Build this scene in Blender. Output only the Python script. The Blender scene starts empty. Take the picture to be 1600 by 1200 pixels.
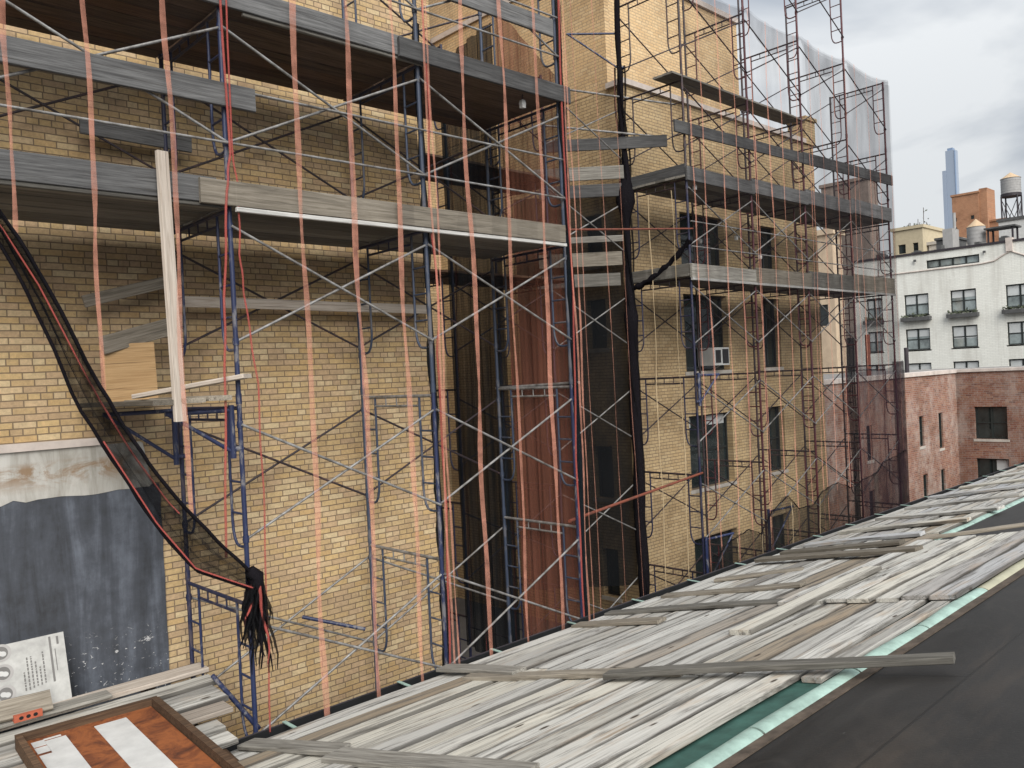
import bpy, math, random
from mathutils import Vector, Matrix, noise
R = math.radians
SC = bpy.context.scene
COL = SC.collection

# ------------------------------------------------------------------ camera, world, sun, exposure
cam_d = bpy.data.cameras.new('camera'); cam = bpy.data.objects.new('camera', cam_d); COL.objects.link(cam)
cam_d.sensor_width = 36.0; cam_d.lens = 29.05; cam_d.clip_start = 0.05; cam_d.clip_end = 4000
TH, ROLL, PITCH = R(46.656), R(-2.763), R(-0.523)
fw = Vector((math.cos(TH)*math.cos(PITCH), math.sin(TH)*math.cos(PITCH), math.sin(PITCH)))
rt = Vector((math.sin(TH), -math.cos(TH), 0)); up = rt.cross(fw)
r2 = rt*math.cos(ROLL)+up*math.sin(ROLL); u2 = -rt*math.sin(ROLL)+up*math.cos(ROLL)
cam.matrix_world = Matrix(((r2.x, u2.x, -fw.x, 0), (r2.y, u2.y, -fw.y, 0), (r2.z, u2.z, -fw.z, 0), (0, 0, 0, 1)))
SC.camera = cam
SC.view_settings.view_transform = 'Standard'; SC.view_settings.look = 'None'
SC.view_settings.exposure = 0.9; SC.view_settings.gamma = 1.0
SC.cycles.transparent_max_bounces = 24
SC.cycles.max_bounces = 8

SUN_DIR = Vector((-0.5, -1.0, 0.8)).normalized()      # towards the sun
sun_d = bpy.data.lights.new('sun', 'SUN'); sun_d.energy = 2.5; sun_d.angle = R(55); sun_d.color = (1.0, 0.96, 0.9)
sun = bpy.data.objects.new('sun', sun_d); COL.objects.link(sun)
sun.rotation_euler = SUN_DIR.to_track_quat('Z', 'Y').to_euler()

W = bpy.data.worlds.new('World'); SC.world = W; W.use_nodes = True
nt = W.node_tree; nt.nodes.clear()
def wn(t, **k):
    n = nt.nodes.new(t)
    for a, b in k.items(): setattr(n, a, b)
    return n
out = wn('ShaderNodeOutputWorld')
sky = wn('ShaderNodeTexSky', sky_type='NISHITA', sun_disc=False, sun_elevation=math.asin(SUN_DIR.z), sun_rotation=math.atan2(SUN_DIR.x, SUN_DIR.y))
bgs = wn('ShaderNodeBackground'); bgs.inputs[1].default_value = 0.08; nt.links.new(sky.outputs[0], bgs.inputs[0])
tc = wn('ShaderNodeTexCoord'); sep = wn('ShaderNodeSeparateXYZ'); nt.links.new(tc.outputs['Generated'], sep.inputs[0])
def wm(op, a, b):
    n = wn('ShaderNodeMath', operation=op)
    for i, v in enumerate((a, b)):
        if isinstance(v, (int, float)): n.inputs[i].default_value = v
        else: nt.links.new(v, n.inputs[i])
    return n.outputs[0]
zc = wm('MAXIMUM', sep.outputs[2], 0.0)
den = wm('ADD', zc, 0.22)
comb = wn('ShaderNodeCombineXYZ')
nt.links.new(wm('DIVIDE', sep.outputs[0], den), comb.inputs[0]); nt.links.new(wm('DIVIDE', sep.outputs[1], den), comb.inputs[1])
nz = wn('ShaderNodeTexNoise'); nz.inputs['Scale'].default_value = 1.15; nz.inputs['Detail'].default_value = 6; nz.inputs['Roughness'].default_value = 0.5; nz.inputs['Distortion'].default_value = 0.35
mp = wn('ShaderNodeMapping'); mp.inputs['Location'].default_value = (3.4, 1.2, 0)
nt.links.new(comb.outputs[0], mp.inputs[0]); nt.links.new(mp.outputs[0], nz.inputs['Vector'])
rp = wn('ShaderNodeValToRGB'); nt.links.new(nz.outputs[0], rp.inputs[0])
e = rp.color_ramp.elements; e[0].position = 0.41; e[0].color = (0.215, 0.24, 0.275, 1); e[1].position = 0.59; e[1].color = (0.45, 0.463, 0.472, 1)
gain = wm('ADD', wm('MULTIPLY', wm('MULTIPLY', zc, zc), 1.7), 0.86)
bgc = wn('ShaderNodeBackground'); nt.links.new(rp.outputs[0], bgc.inputs[0]); nt.links.new(gain, bgc.inputs[1])
mx = wn('ShaderNodeMixShader'); mx.inputs[0].default_value = 0.95
nt.links.new(bgs.outputs[0], mx.inputs[1]); nt.links.new(bgc.outputs[0], mx.inputs[2]); nt.links.new(mx.outputs[0], out.inputs[0])

# ------------------------------------------------------------------ materials
class NT:
    def __init__(s, name):
        s.m = bpy.data.materials.new(name); s.m.use_nodes = True; s.t = s.m.node_tree; s.t.nodes.clear()
        s.out = s.t.nodes.new('ShaderNodeOutputMaterial')
    def n(s, typ, props=None, **ins):
        n = s.t.nodes.new(typ)
        for a, b in (props or {}).items(): setattr(n, a, b)
        for k, v in ins.items():
            k2 = int(k[1:]) if k[0] == '_' and k[1:].isdigit() else k.replace('_', ' ')
            s.set(n.inputs[k2], v)
        return n
    def set(s, inp, v):
        if isinstance(v, bpy.types.NodeSocket): s.t.links.new(v, inp)
        elif isinstance(v, bpy.types.Node): s.t.links.new(v.outputs[0], inp)
        elif isinstance(v, tuple) and len(v) == 3 and inp.type == 'RGBA': inp.default_value = (*v, 1)
        else: inp.default_value = v
    def math(s, op, a, b=0.0, c=0.0, clamp=False):
        return s.n('ShaderNodeMath', dict(operation=op, use_clamp=clamp), _0=a, _1=b, _2=c).outputs[0]
    def mix(s, f, a, b, mode='MIX'):
        n = s.n('ShaderNodeMix', dict(data_type='RGBA', blend_type=mode))
        s.set(n.inputs[0], f); s.set(n.inputs[6], a); s.set(n.inputs[7], b)
        return n.outputs[2]
    def ramp(s, f, stops):
        n = s.n('ShaderNodeValToRGB', _0=f); el = n.color_ramp.elements
        while len(el) < len(stops): el.new(0.5)
        for x, (p, c) in zip(el, stops): x.position = p; x.color = (*c, 1)
        return n.outputs[0]
    def coord(s, which='Object'): return s.n('ShaderNodeTexCoord').outputs[which]
    def mapping(s, v, scale=(1, 1, 1), loc=(0, 0, 0)):
        return s.n('ShaderNodeMapping', Vector=v, Scale=scale, Location=loc).outputs[0]
    def noise(s, v, scale, detail=4, rough=0.55, dist=0.0):
        return s.n('ShaderNodeTexNoise', Vector=v, Scale=scale, Detail=detail, Roughness=rough, Distortion=dist).outputs[0]
    def bump(s, h, strength=0.3, dist=0.01):
        return s.n('ShaderNodeBump', Height=h, Strength=strength, Distance=dist).outputs[0]
    def pbr(s, color, rough=0.8, metal=0.0, normal=None, spec=0.3):
        b = s.n('ShaderNodeBsdfPrincipled'); s.set(b.inputs['Base Color'], color); s.set(b.inputs['Roughness'], rough)
        s.set(b.inputs['Metallic'], metal); b.inputs['Specular IOR Level'].default_value = spec
        if normal is not None: s.set(b.inputs['Normal'], normal)
        return b
    def done(s, sh):
        s.t.links.new(sh.outputs[0] if isinstance(sh, bpy.types.Node) else sh, s.out.inputs[0]); return s.m

def brick_mat(name, tones, mortar, axis, bw=0.22, bh=0.0725, joint=0.0072, stain=(0.10, 0.08, 0.06), stain_amt=0.35, eff=0.0, eff_col=(0.6, 0.57, 0.53)):
    s = NT(name); o = s.coord()
    sp = s.n('ShaderNodeSeparateXYZ', _0=o)
    v = s.n('ShaderNodeCombineXYZ', _0=sp.outputs[0 if axis == 'x' else 1], _1=sp.outputs[2], _2=0.0).outputs[0]
    wob = s.noise(v, 3.0, 2); v2 = s.n('ShaderNodeVectorMath', dict(operation='ADD'), _0=v, _1=s.n('ShaderNodeCombineXYZ', _0=0.0, _1=s.math('MULTIPLY', wob, 0.012), _2=0.0).outputs[0]).outputs[0]
    b = s.n('ShaderNodeTexBrick', dict(offset=0.5, squash=0.55, squash_frequency=5), Vector=v2, Color1=(0, 0, 0), Color2=(1, 1, 1), Mortar=(0.5, 0.5, 0.5), Scale=1.0,
            Mortar_Size=joint, Mortar_Smooth=0.25, Bias=0.0, Brick_Width=bw, Row_Height=bh)
    k = len(tones)
    col = s.ramp(b.outputs['Color'], [(i/(k-1), t) for i, t in enumerate(tones)])
    fine = s.noise(o, 30.0, 6, 0.7)
    col = s.mix(0.6, col, s.ramp(fine, [(0.3, (0.55, 0.55, 0.55)), (0.7, (1.15, 1.13, 1.1))]), 'MULTIPLY')
    col = s.mix(b.outputs['Fac'], col, mortar)
    pt = s.noise(s.mapping(o, (0.8, 0.8, 0.9), (4, 1, 6)), 0.9, 5, 0.6, 0.3)
    col = s.mix(0.8, col, s.ramp(pt, [(0.32, (0.70, 0.67, 0.64)), (0.5, (1.0, 1.0, 1.0)), (0.68, (1.12, 1.10, 1.06))]), 'MULTIPLY')
    big = s.noise(s.mapping(o, (0.35, 0.35, 0.22)), 1.6, 7, 0.65, 0.6)
    streak = s.noise(s.mapping(o, (2.2, 2.2, 0.10)), 1.0, 5, 0.6)
    st = s.math('MULTIPLY', s.math('MULTIPLY', s.n('ShaderNodeMapRange', _0=big, _1=0.42, _2=0.72).outputs[0], s.n('ShaderNodeMapRange', _0=streak, _1=0.35, _2=0.7).outputs[0]), stain_amt)
    col = s.mix(st, col, stain)
    if eff:
        ef = s.math('MULTIPLY', s.n('ShaderNodeMapRange', _0=s.noise(s.mapping(o, (1, 1, 0.7), (5, 2, 8)), 1.1, 10, 0.8, 0.25), _1=0.47, _2=0.66).outputs[0], eff)
        col = s.mix(ef, col, eff_col)
    h = s.math('SUBTRACT', s.math('MULTIPLY', fine, 0.25), b.outputs['Fac'])
    return s.done(s.pbr(col, 0.88, normal=s.bump(h, 0.55, 0.012)))

TAN = [(0.54, 0.36, 0.165), (0.61, 0.435, 0.21), (0.52, 0.36, 0.18), (0.66, 0.52, 0.31), (0.57, 0.40, 0.235), (0.47, 0.33, 0.19), (0.62, 0.45, 0.225)]
TAN2 = [(0.52, 0.37, 0.19), (0.58, 0.425, 0.23), (0.47, 0.33, 0.17), (0.61, 0.46, 0.26), (0.51, 0.365, 0.19)]
PEACH = [(0.62, 0.43, 0.225), (0.66, 0.475, 0.26), (0.58, 0.395, 0.205), (0.68, 0.51, 0.295)]
REDB = [(0.25, 0.105, 0.068), (0.30, 0.145, 0.095), (0.20, 0.08, 0.055), (0.33, 0.18, 0.12), (0.16, 0.075, 0.058)]
def muted(ts, k=0.07, g=0.40): return [tuple(c*(1-k)+k*g*w for c, w in zip(t, (1.05, 1.0, 0.93))) for t in ts]
TAN, TAN2, PEACH = muted(TAN), muted(TAN2), muted(PEACH, 0.06, 0.48)
M = {}
M['brick_x'] = brick_mat('tan_brick_front', TAN, (0.21, 0.155, 0.10), 'x', stain=(0.12, 0.085, 0.055), stain_amt=0.45)
M['brick2_x'] = brick_mat('tan_brick_wing', TAN2, (0.20, 0.15, 0.10), 'x', stain_amt=0.4)
M['brick2_y'] = brick_mat('tan_brick_side', TAN2, (0.18, 0.13, 0.085), 'y', stain_amt=0.4)
M['peach_x'] = brick_mat('peach_brick_front', PEACH, (0.33, 0.25, 0.17), 'x', stain_amt=0.1)
M['peach_y'] = brick_mat('peach_brick_side', PEACH, (0.30, 0.22, 0.15), 'y', stain_amt=0.1)
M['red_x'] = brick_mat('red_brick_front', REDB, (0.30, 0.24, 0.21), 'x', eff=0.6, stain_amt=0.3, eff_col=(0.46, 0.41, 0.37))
M['red_y'] = brick_mat('red_brick_shaded_side', [tuple(c*0.85 for c in t) for t in REDB], (0.26, 0.21, 0.19), 'y', eff=0.5, stain_amt=0.5, eff_col=(0.40, 0.36, 0.33))  # tones darkened to paint shade onto the side face
M['brown_brick'] = brick_mat('orange_brown_brick', [(0.36, 0.18, 0.10), (0.40, 0.21, 0.12), (0.32, 0.155, 0.09)], (0.33, 0.2, 0.13), 'y', stain_amt=0.15)

def wood_mat(name, dark, light, warm=None, stain=0.35, nails=False):
    s = NT(name); o = s.coord(); oi = s.n('ShaderNodeObjectInfo'); rnd = oi.outputs['Random']
    off = s.n('ShaderNodeCombineXYZ', _0=s.math('MULTIPLY', rnd, 37.0), _1=s.math('MULTIPLY', rnd, 91.0), _2=s.math('MULTIPLY', rnd, 13.0)).outputs[0]
    v = s.n('ShaderNodeVectorMath', dict(operation='ADD'), _0=o, _1=off).outputs[0]
    g = s.noise(s.mapping(v, (0.9, 22, 22)), 2.2, 8, 0.65, 0.8)
    g2 = s.noise(s.mapping(v, (0.35, 5, 5)), 1.6, 6, 0.6, 1.0)
    col = s.ramp(g, [(0.34, dark), (0.5, tuple((a+b)/2 for a, b in zip(dark, light))), (0.66, light)])
    f = s.n('ShaderNodeMapRange', _0=g2, _1=0.5, _2=0.75).outputs[0]
    col = s.mix(s.math('MULTIPLY', f, stain), col, tuple(c*0.42 for c in dark))
    if warm: col = s.mix(s.math('MULTIPLY', s.math('GREATER_THAN', s.math('FRACT', s.math('MULTIPLY', rnd, 7.31)), 0.6), 0.65), col, warm, 'MULTIPLY')
    tone = s.math('ADD', s.math('MULTIPLY', s.math('FRACT', s.math('MULTIPLY', rnd, 17.7)), 0.72), 0.52)
    vm = s.n('ShaderNodeVectorMath', dict(operation='SCALE'), _0=col); s.set(vm.inputs['Scale'], tone)
    col = vm.outputs[0]
    cr = s.noise(s.mapping(v, (0.25, 30, 30)), 3.0, 3, 0.5, 0.3)
    crack = s.n('ShaderNodeMapRange', _0=cr, _1=0.30, _2=0.37).outputs[0]
    col = s.mix(s.math('MULTIPLY', s.math('SUBTRACT', 1.0, crack), 0.85), col, (0.045, 0.04, 0.035))
    h = s.math('ADD', g, s.math('MULTIPLY', crack, 0.7))
    return s.done(s.pbr(col, 0.85, normal=s.bump(h, 0.35, 0.006), spec=0.2))
def roof_wood():
    s = NT('bleached_roof_plank'); o = s.coord(); rnd = s.n('ShaderNodeObjectInfo').outputs['Random']
    fr = lambda k: s.math('FRACT', s.math('MULTIPLY', rnd, k))
    off = s.n('ShaderNodeCombineXYZ', _0=s.math('MULTIPLY', rnd, 37.0), _1=s.math('MULTIPLY', rnd, 91.0), _2=s.math('MULTIPLY', rnd, 13.0)).outputs[0]
    v = s.n('ShaderNodeVectorMath', dict(operation='ADD'), _0=o, _1=off).outputs[0]
    col = s.ramp(fr(7.31), [(0.0, (0.45, 0.435, 0.395)), (0.22, (0.52, 0.515, 0.49)), (0.45, (0.31, 0.303, 0.285)), (0.62, (0.53, 0.51, 0.45)), (0.80, (0.40, 0.41, 0.425)), (0.9, (0.26, 0.215, 0.16)), (1.0, (0.22, 0.217, 0.212))])
    g = s.noise(s.mapping(v, (0.8, 26, 26)), 2.0, 7, 0.6, 0.5)
    col = s.mix(0.75, col, s.ramp(g, [(0.3, (0.72, 0.71, 0.69)), (0.7, (1.15, 1.15, 1.14))]), 'MULTIPLY')
    st = s.noise(s.mapping(v, (0.55, 7, 7)), 1.5, 7, 0.68, 0.8)
    col = s.mix(s.math('MULTIPLY', s.n('ShaderNodeMapRange', _0=st, _1=0.49, _2=0.64).outputs[0], 0.85), col, (0.095, 0.088, 0.08))
    wm_ = s.noise(s.mapping(v, (0.9, 5, 5), (9, 2, 4)), 1.2, 5, 0.6, 0.5)
    col = s.mix(s.math('MULTIPLY', s.n('ShaderNodeMapRange', _0=wm_, _1=0.55, _2=0.72).outputs[0], 0.45), col, (0.36, 0.25, 0.15))
    cr = s.noise(s.mapping(v, (0.22, 34, 34)), 3.0, 3, 0.5, 0.3)
    crack = s.n('ShaderNodeMapRange', _0=cr, _1=0.31, _2=0.37).outputs[0]
    col = s.mix(s.math('MULTIPLY', s.math('SUBTRACT', 1.0, crack), 0.9), col, (0.04, 0.045, 0.04))
    kn = s.n('ShaderNodeTexVoronoi', Vector=s.mapping(v, (1.0, 3.2, 3.2)), Scale=1.25).outputs['Distance']
    col = s.mix(s.n('ShaderNodeMapRange', _0=kn, _1=0.085, _2=0.05).outputs[0], col, (0.06, 0.045, 0.035))
    y = s.math('ABSOLUTE', s.n('ShaderNodeSeparateXYZ', _0=o).outputs[1])
    ed = s.n('ShaderNodeMapRange', _0=s.math('ADD', y, s.math('MULTIPLY', s.math('SUBTRACT', st, 0.5), 0.05)), _1=0.106, _2=0.128).outputs[0]
    col = s.mix(s.math('MULTIPLY', ed, 0.8), col, (0.05, 0.045, 0.04))
    return s.done(s.pbr(col, 0.85, normal=s.bump(s.math('ADD', g, crack), 0.4, 0.006), spec=0.2))
M['wood_roof'] = roof_wood()
M['wood_batten'] = wood_mat('grey_batten', (0.11, 0.102, 0.088), (0.28, 0.268, 0.24), (1.0, 0.9, 0.78), 0.5)
M['wood_grey'] = wood_mat('dark_grey_board', (0.07, 0.07, 0.071), (0.18, 0.18, 0.18), None, 0.6)
M['wood_tan'] = wood_mat('tan_board', (0.16, 0.138, 0.108), (0.33, 0.293, 0.24), None, 0.5)
M['wood_deck'] = wood_mat('dark_deck_plank', (0.075, 0.05, 0.035), (0.19, 0.13, 0.09), (1.0, 0.8, 0.65), 0.5)
M['wood_deck2'] = wood_mat('grey_deck_plank', (0.13, 0.12, 0.10), (0.25, 0.235, 0.21), None, 0.5)
M['wood_pale'] = wood_mat('pale_lumber', (0.31, 0.26, 0.215), (0.48, 0.43, 0.375), None, 0.15)
M['plywood'] = wood_mat('plywood', (0.34, 0.21, 0.10), (0.48, 0.32, 0.165), None, 0.1)
M['wood_trim'] = wood_mat('light_edge_batten', (0.38, 0.375, 0.36), (0.56, 0.55, 0.53), None, 0.08)

def paint_mat(name, c1, c2, worn=0.3, rough=0.5, scale=9.0, lo=0.52):
    s = NT(name); o = s.coord('Object'); oi = s.n('ShaderNodeObjectInfo')
    v = s.n('ShaderNodeVectorMath', dict(operation='ADD'), _0=s.n('ShaderNodeNewGeometry').outputs['Position'], _1=(0.0, 0.0, 0.0)).outputs[0]
    a = s.noise(s.mapping(v, (1, 1, 0.35)), scale, 6, 0.7)
    b = s.noise(v, 1.7, 3, 0.5)
    f = s.math('MULTIPLY', s.n('ShaderNodeMapRange', _0=s.math('ADD', s.math('MULTIPLY', a, 0.7), s.math('MULTIPLY', b, 0.3)), _1=lo, _2=lo+0.06).outputs[0], worn)
    col = s.mix(f, c1, c2)
    return s.done(s.pbr(col, s.math('ADD', s.math('MULTIPLY', f, 0.3), rough), normal=s.bump(a, 0.15, 0.002), spec=0.45))
M['blue'] = paint_mat('worn_blue_paint', (0.018, 0.027, 0.075), (0.17, 0.165, 0.17), 0.85, 0.42, 14, 0.53)
M['navy'] = paint_mat('dark_navy_paint', (0.016, 0.020, 0.055), (0.10, 0.075, 0.07), 0.6, 0.5)
M['steel_blue'] = paint_mat('dull_steel_blue_paint', (0.035, 0.05, 0.085), (0.16, 0.15, 0.15), 0.6, 0.5)
M['maroon'] = paint_mat('worn_maroon_paint', (0.075, 0.014, 0.020), (0.035, 0.02, 0.03), 0.7, 0.45)
M['dark'] = paint_mat('dark_brown_black_paint', (0.030, 0.022, 0.026), (0.10, 0.055, 0.05), 0.6, 0.5)
M['rust'] = paint_mat('rusty_red_tube', (0.16, 0.04, 0.02), (0.08, 0.03, 0.02), 0.7, 0.7)
def galv():
    s = NT('galvanised_tube'); p = s.n('ShaderNodeNewGeometry').outputs['Position']
    a = s.noise(p, 7.0, 6, 0.7)
    return s.done(s.pbr(s.ramp(a, [(0.33, (0.09, 0.08, 0.07)), (0.55, (0.25, 0.245, 0.24)), (0.75, (0.40, 0.40, 0.39))]), 0.5, 0.25, spec=0.5))
M['galv'] = galv()

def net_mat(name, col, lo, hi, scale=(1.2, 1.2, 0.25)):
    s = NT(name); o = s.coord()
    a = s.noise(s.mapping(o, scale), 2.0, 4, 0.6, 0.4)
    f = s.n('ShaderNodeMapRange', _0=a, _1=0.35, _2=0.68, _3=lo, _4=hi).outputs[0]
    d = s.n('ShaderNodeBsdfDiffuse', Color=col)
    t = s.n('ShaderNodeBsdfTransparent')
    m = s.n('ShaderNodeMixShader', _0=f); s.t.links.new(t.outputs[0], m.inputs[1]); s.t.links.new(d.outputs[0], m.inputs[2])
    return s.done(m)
M['net_thin'] = net_mat('open_black_netting', (0.025, 0.022, 0.025), 0.03, 0.11)
M['net_mid'] = net_mat('black_netting', (0.02, 0.017, 0.02), 0.10, 0.26)
M['net_veil'] = net_mat('grey_netting_against_sky', (0.05, 0.042, 0.052), 0.20, 0.34)
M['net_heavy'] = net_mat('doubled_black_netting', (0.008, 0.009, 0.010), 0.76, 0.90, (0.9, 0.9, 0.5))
M['net_fold'] = net_mat('folded_green_black_netting', (0.008, 0.012, 0.015), 0.74, 0.95, (6, 6, 0.2))
M['net_heavy2'] = net_mat('purplish_black_netting', (0.022, 0.014, 0.02), 0.34, 0.6, (1.5, 1.5, 0.4))
M['net_layer'] = net_mat('loose_net_layer', (0.009, 0.009, 0.010), 0.18, 0.42, (2.5, 2.5, 2.5))
M['net_low'] = net_mat('low_dark_netting', (0.018, 0.017, 0.017), 0.36, 0.66, (2, 2, 1))
M['net_dense'] = net_mat('bunched_black_netting', (0.009, 0.009, 0.010), 0.60, 0.84, (2.5, 2.5, 2.5))
M['net_solid'] = net_mat('twisted_black_netting', (0.010, 0.009, 0.011), 0.93, 1.0, (6, 6, 2))
M['net_rust'] = net_mat('rust_red_netting', (0.19, 0.075, 0.05), 0.54, 0.80, (5, 5, 0.2))
M['stripe'] = net_mat('orange_net_ribbon', (0.58, 0.27, 0.195), 0.26, 0.52, (3, 3, 3))
M['stripe_red'] = net_mat('red_net_ribbon', (0.42, 0.10, 0.085), 0.45, 0.68, (3, 3, 3))
M['stripe_pale'] = net_mat('pale_net_cord', (0.60, 0.47, 0.30), 0.6, 0.8, (3, 3, 3))

def plain(name, col, rough=0.8, var=0.2, scale=3.0, metal=0.0, spec=0.3, bump=0.0):
    s = NT(name); o = s.coord(); a = s.noise(o, scale, 7, 0.65)
    c = s.ramp(a, [(0.3, tuple(x*(1-var) for x in col)), (0.7, tuple(min(1, x*(1+var)) for x in col))])
    return s.done(s.pbr(c, rough, metal, s.bump(a, bump, 0.01) if bump else None, spec))
M['stone'] = plain('pale_stone', (0.42, 0.39, 0.35), 0.85, 0.2)
M['coping'] = plain('pale_coping', (0.50, 0.44, 0.40), 0.85, 0.2)
M['frame_dark'] = plain('dark_window_frame', (0.022, 0.027, 0.026), 0.5, 0.2)
M['ac_white'] = plain('off_white_metal', (0.55, 0.56, 0.55), 0.5, 0.1)
M['ac_dark'] = plain('dark_grille', (0.03, 0.03, 0.032), 0.6, 0.2)
M['black'] = plain('black_gutter', (0.010, 0.011, 0.012), 0.7, 0.3)
M['mint'] = plain('mint_patina', (0.25, 0.35, 0.31), 0.75, 0.28, 6.0)
M['mint_yellow'] = plain('pale_yellow_patina', (0.33, 0.32, 0.235), 0.7, 0.14, 6.0)
M['verdigris'] = plain('dark_verdigris', (0.033, 0.085, 0.07), 0.75, 0.35, 5.0)
M['sign_white'] = plain('scuffed_white_board', (0.40, 0.40, 0.385), 0.6, 0.22, 7.0)
M['white'] = plain('white_plastic', (0.48, 0.48, 0.47), 0.6, 0.14, 4.0)
M['blind'] = plain('pale_blind', (0.50, 0.52, 0.52), 0.8, 0.08)
M['ground'] = plain('city_ground', (0.09, 0.09, 0.09), 0.9, 0.3, 0.2)
M['terrace'] = plain('court_floor', (0.10, 0.095, 0.09), 0.9, 0.3, 0.8)
M['conc'] = plain('roof_gravel', (0.2, 0.19, 0.18), 0.9, 0.3)
M['ink'] = plain('grey_ink', (0.16, 0.155, 0.15), 0.9, 0.1)
M['ink_light'] = plain('light_grey_ink', (0.36, 0.35, 0.34), 0.9, 0.1)
M['brick_orange'] = plain('orange_clay', (0.38, 0.10, 0.055), 0.85, 0.2, 12)
M['yellow_stucco'] = plain('yellow_stucco', (0.42, 0.36, 0.25), 0.9, 0.1)
M['cream_stucco'] = plain('cream_stucco', (0.58, 0.45, 0.32), 0.9, 0.1)
M['grey_brown'] = plain('grey_brown_brick', (0.24, 0.19, 0.16), 0.9, 0.2)
M['dark_shed'] = plain('dark_shed_metal', (0.075, 0.075, 0.075), 0.7, 0.3)
M['tank_grey'] = plain('grey_tank_wood', (0.30, 0.295, 0.29), 0.8, 0.15)
M['tank_roof'] = plain('ochre_roof', (0.42, 0.31, 0.20), 0.8, 0.15)
M['tank_roof_dark'] = plain('gritty_brown', (0.075, 0.058, 0.045), 0.9, 0.5, 8.0)
M['steel_dark'] = plain('dark_steel', (0.035, 0.03, 0.035), 0.6, 0.3)
M['leaf'] = plain('dull_plant_green', (0.055, 0.065, 0.04), 0.8, 0.5, 12)
M['window_glass_dark'] = plain('dark_glass', (0.018, 0.026, 0.026), 0.06, 0.5, 1.5, spec=0.55)
M['window_glass_pale'] = plain('glass_painted_reflection', (0.20, 0.235, 0.235), 0.05, 0.7, 0.9, spec=0.9)  # pale mottled colour paints the sky reflection into the panes
M['sky_glass'] = plain('blue_curtain_glass', (0.27, 0.32, 0.40), 0.3, 0.05, 0.01, spec=0.5)
M['sky_glass2'] = plain('deep_blue_curtain_glass', (0.19, 0.26, 0.38), 0.3, 0.05, 0.01, spec=0.5)
def white_brick():
    s = NT('white_painted_brick'); o = s.coord(); sp = s.n('ShaderNodeSeparateXYZ', _0=o)
    v = s.n('ShaderNodeCombineXYZ', _0=sp.outputs[1], _1=sp.outputs[2], _2=0.0).outputs[0]
    b = s.n('ShaderNodeTexBrick', dict(offset=0.5), Vector=v, Color1=(0.66, 0.66, 0.61), Color2=(0.72, 0.72, 0.67), Mortar=(0.60, 0.60, 0.56), Scale=1.0, Mortar_Size=0.012, Brick_Width=0.3, Row_Height=0.1)
    st = s.noise(s.mapping(o, (1, 1.2, 0.12)), 1.3, 7, 0.65, 0.4)
    col = s.mix(s.math('MULTIPLY', s.n('ShaderNodeMapRange', _0=st, _1=0.46, _2=0.72).outputs[0], 0.6), b.outputs[0], (0.40, 0.38, 0.34))
    return s.done(s.pbr(col, 0.85))
M['white_brick'] = white_brick()
def membrane():
    s = NT('dark_roof_membrane'); o = s.coord()
    a = s.noise(s.mapping(o, (0.5, 1.1, 1)), 1.2, 8, 0.62, 0.8); b = s.noise(o, 40.0, 3); c = s.noise(s.mapping(o, (0.25, 1.6, 1), (7, 3, 0)), 0.9, 5, 0.6, 0.6)
    col = s.ramp(a, [(0.3, (0.009, 0.0087, 0.0084)), (0.7, (0.026, 0.0245, 0.0235))])
    col = s.mix(s.math('MULTIPLY', s.n('ShaderNodeMapRange', _0=c, _1=0.56, _2=0.7).outputs[0], 0.55), col, (0.055, 0.042, 0.032))
    sp = s.n('ShaderNodeTexVoronoi', Vector=s.mapping(o, (1, 2.5, 1)), Scale=2.1)
    col = s.mix(s.math('MULTIPLY', s.math('LESS_THAN', sp.outputs['Distance'], 0.035), 0.35), col, (0.12, 0.115, 0.11))
    gr = s.noise(o, 130.0, 2, 0.5); col = s.mix(s.math('MULTIPLY', s.n('ShaderNodeMapRange', _0=gr, _1=0.62, _2=0.75).outputs[0], 0.5), col, (0.07, 0.067, 0.063))
    pd = s.noise(s.mapping(o, (0.6, 1.0, 1), (2, 9, 0)), 0.8, 4, 0.5, 0.5); rim = s.math('SUBTRACT', 1.0, s.math('MULTIPLY', s.math('ABSOLUTE', s.math('SUBTRACT', pd, 0.56)), 60.0), clamp=True)
    col = s.mix(s.math('MULTIPLY', rim, 0.10), col, (0.075, 0.065, 0.055))
    bw = s.n('ShaderNodeTexBrick', dict(offset=0.3), Vector=o, Color1=(0, 0, 0), Color2=(0, 0, 0), Mortar=(1, 1, 1), Scale=1.0, Mortar_Size=0.012, Brick_Width=9.0, Row_Height=1.05)
    col = s.mix(s.math('MULTIPLY', bw.outputs['Fac'], 0.6), col, (0.006, 0.006, 0.006))
    return s.done(s.pbr(col, s.math('ADD', s.math('MULTIPLY', a, 0.3), 0.45), normal=s.bump(s.math('ADD', b, s.math('MULTIPLY', bw.outputs['Fac'], 2.0)), 0.3, 0.004), spec=0.35))
M['membrane'] = membrane()
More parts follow.
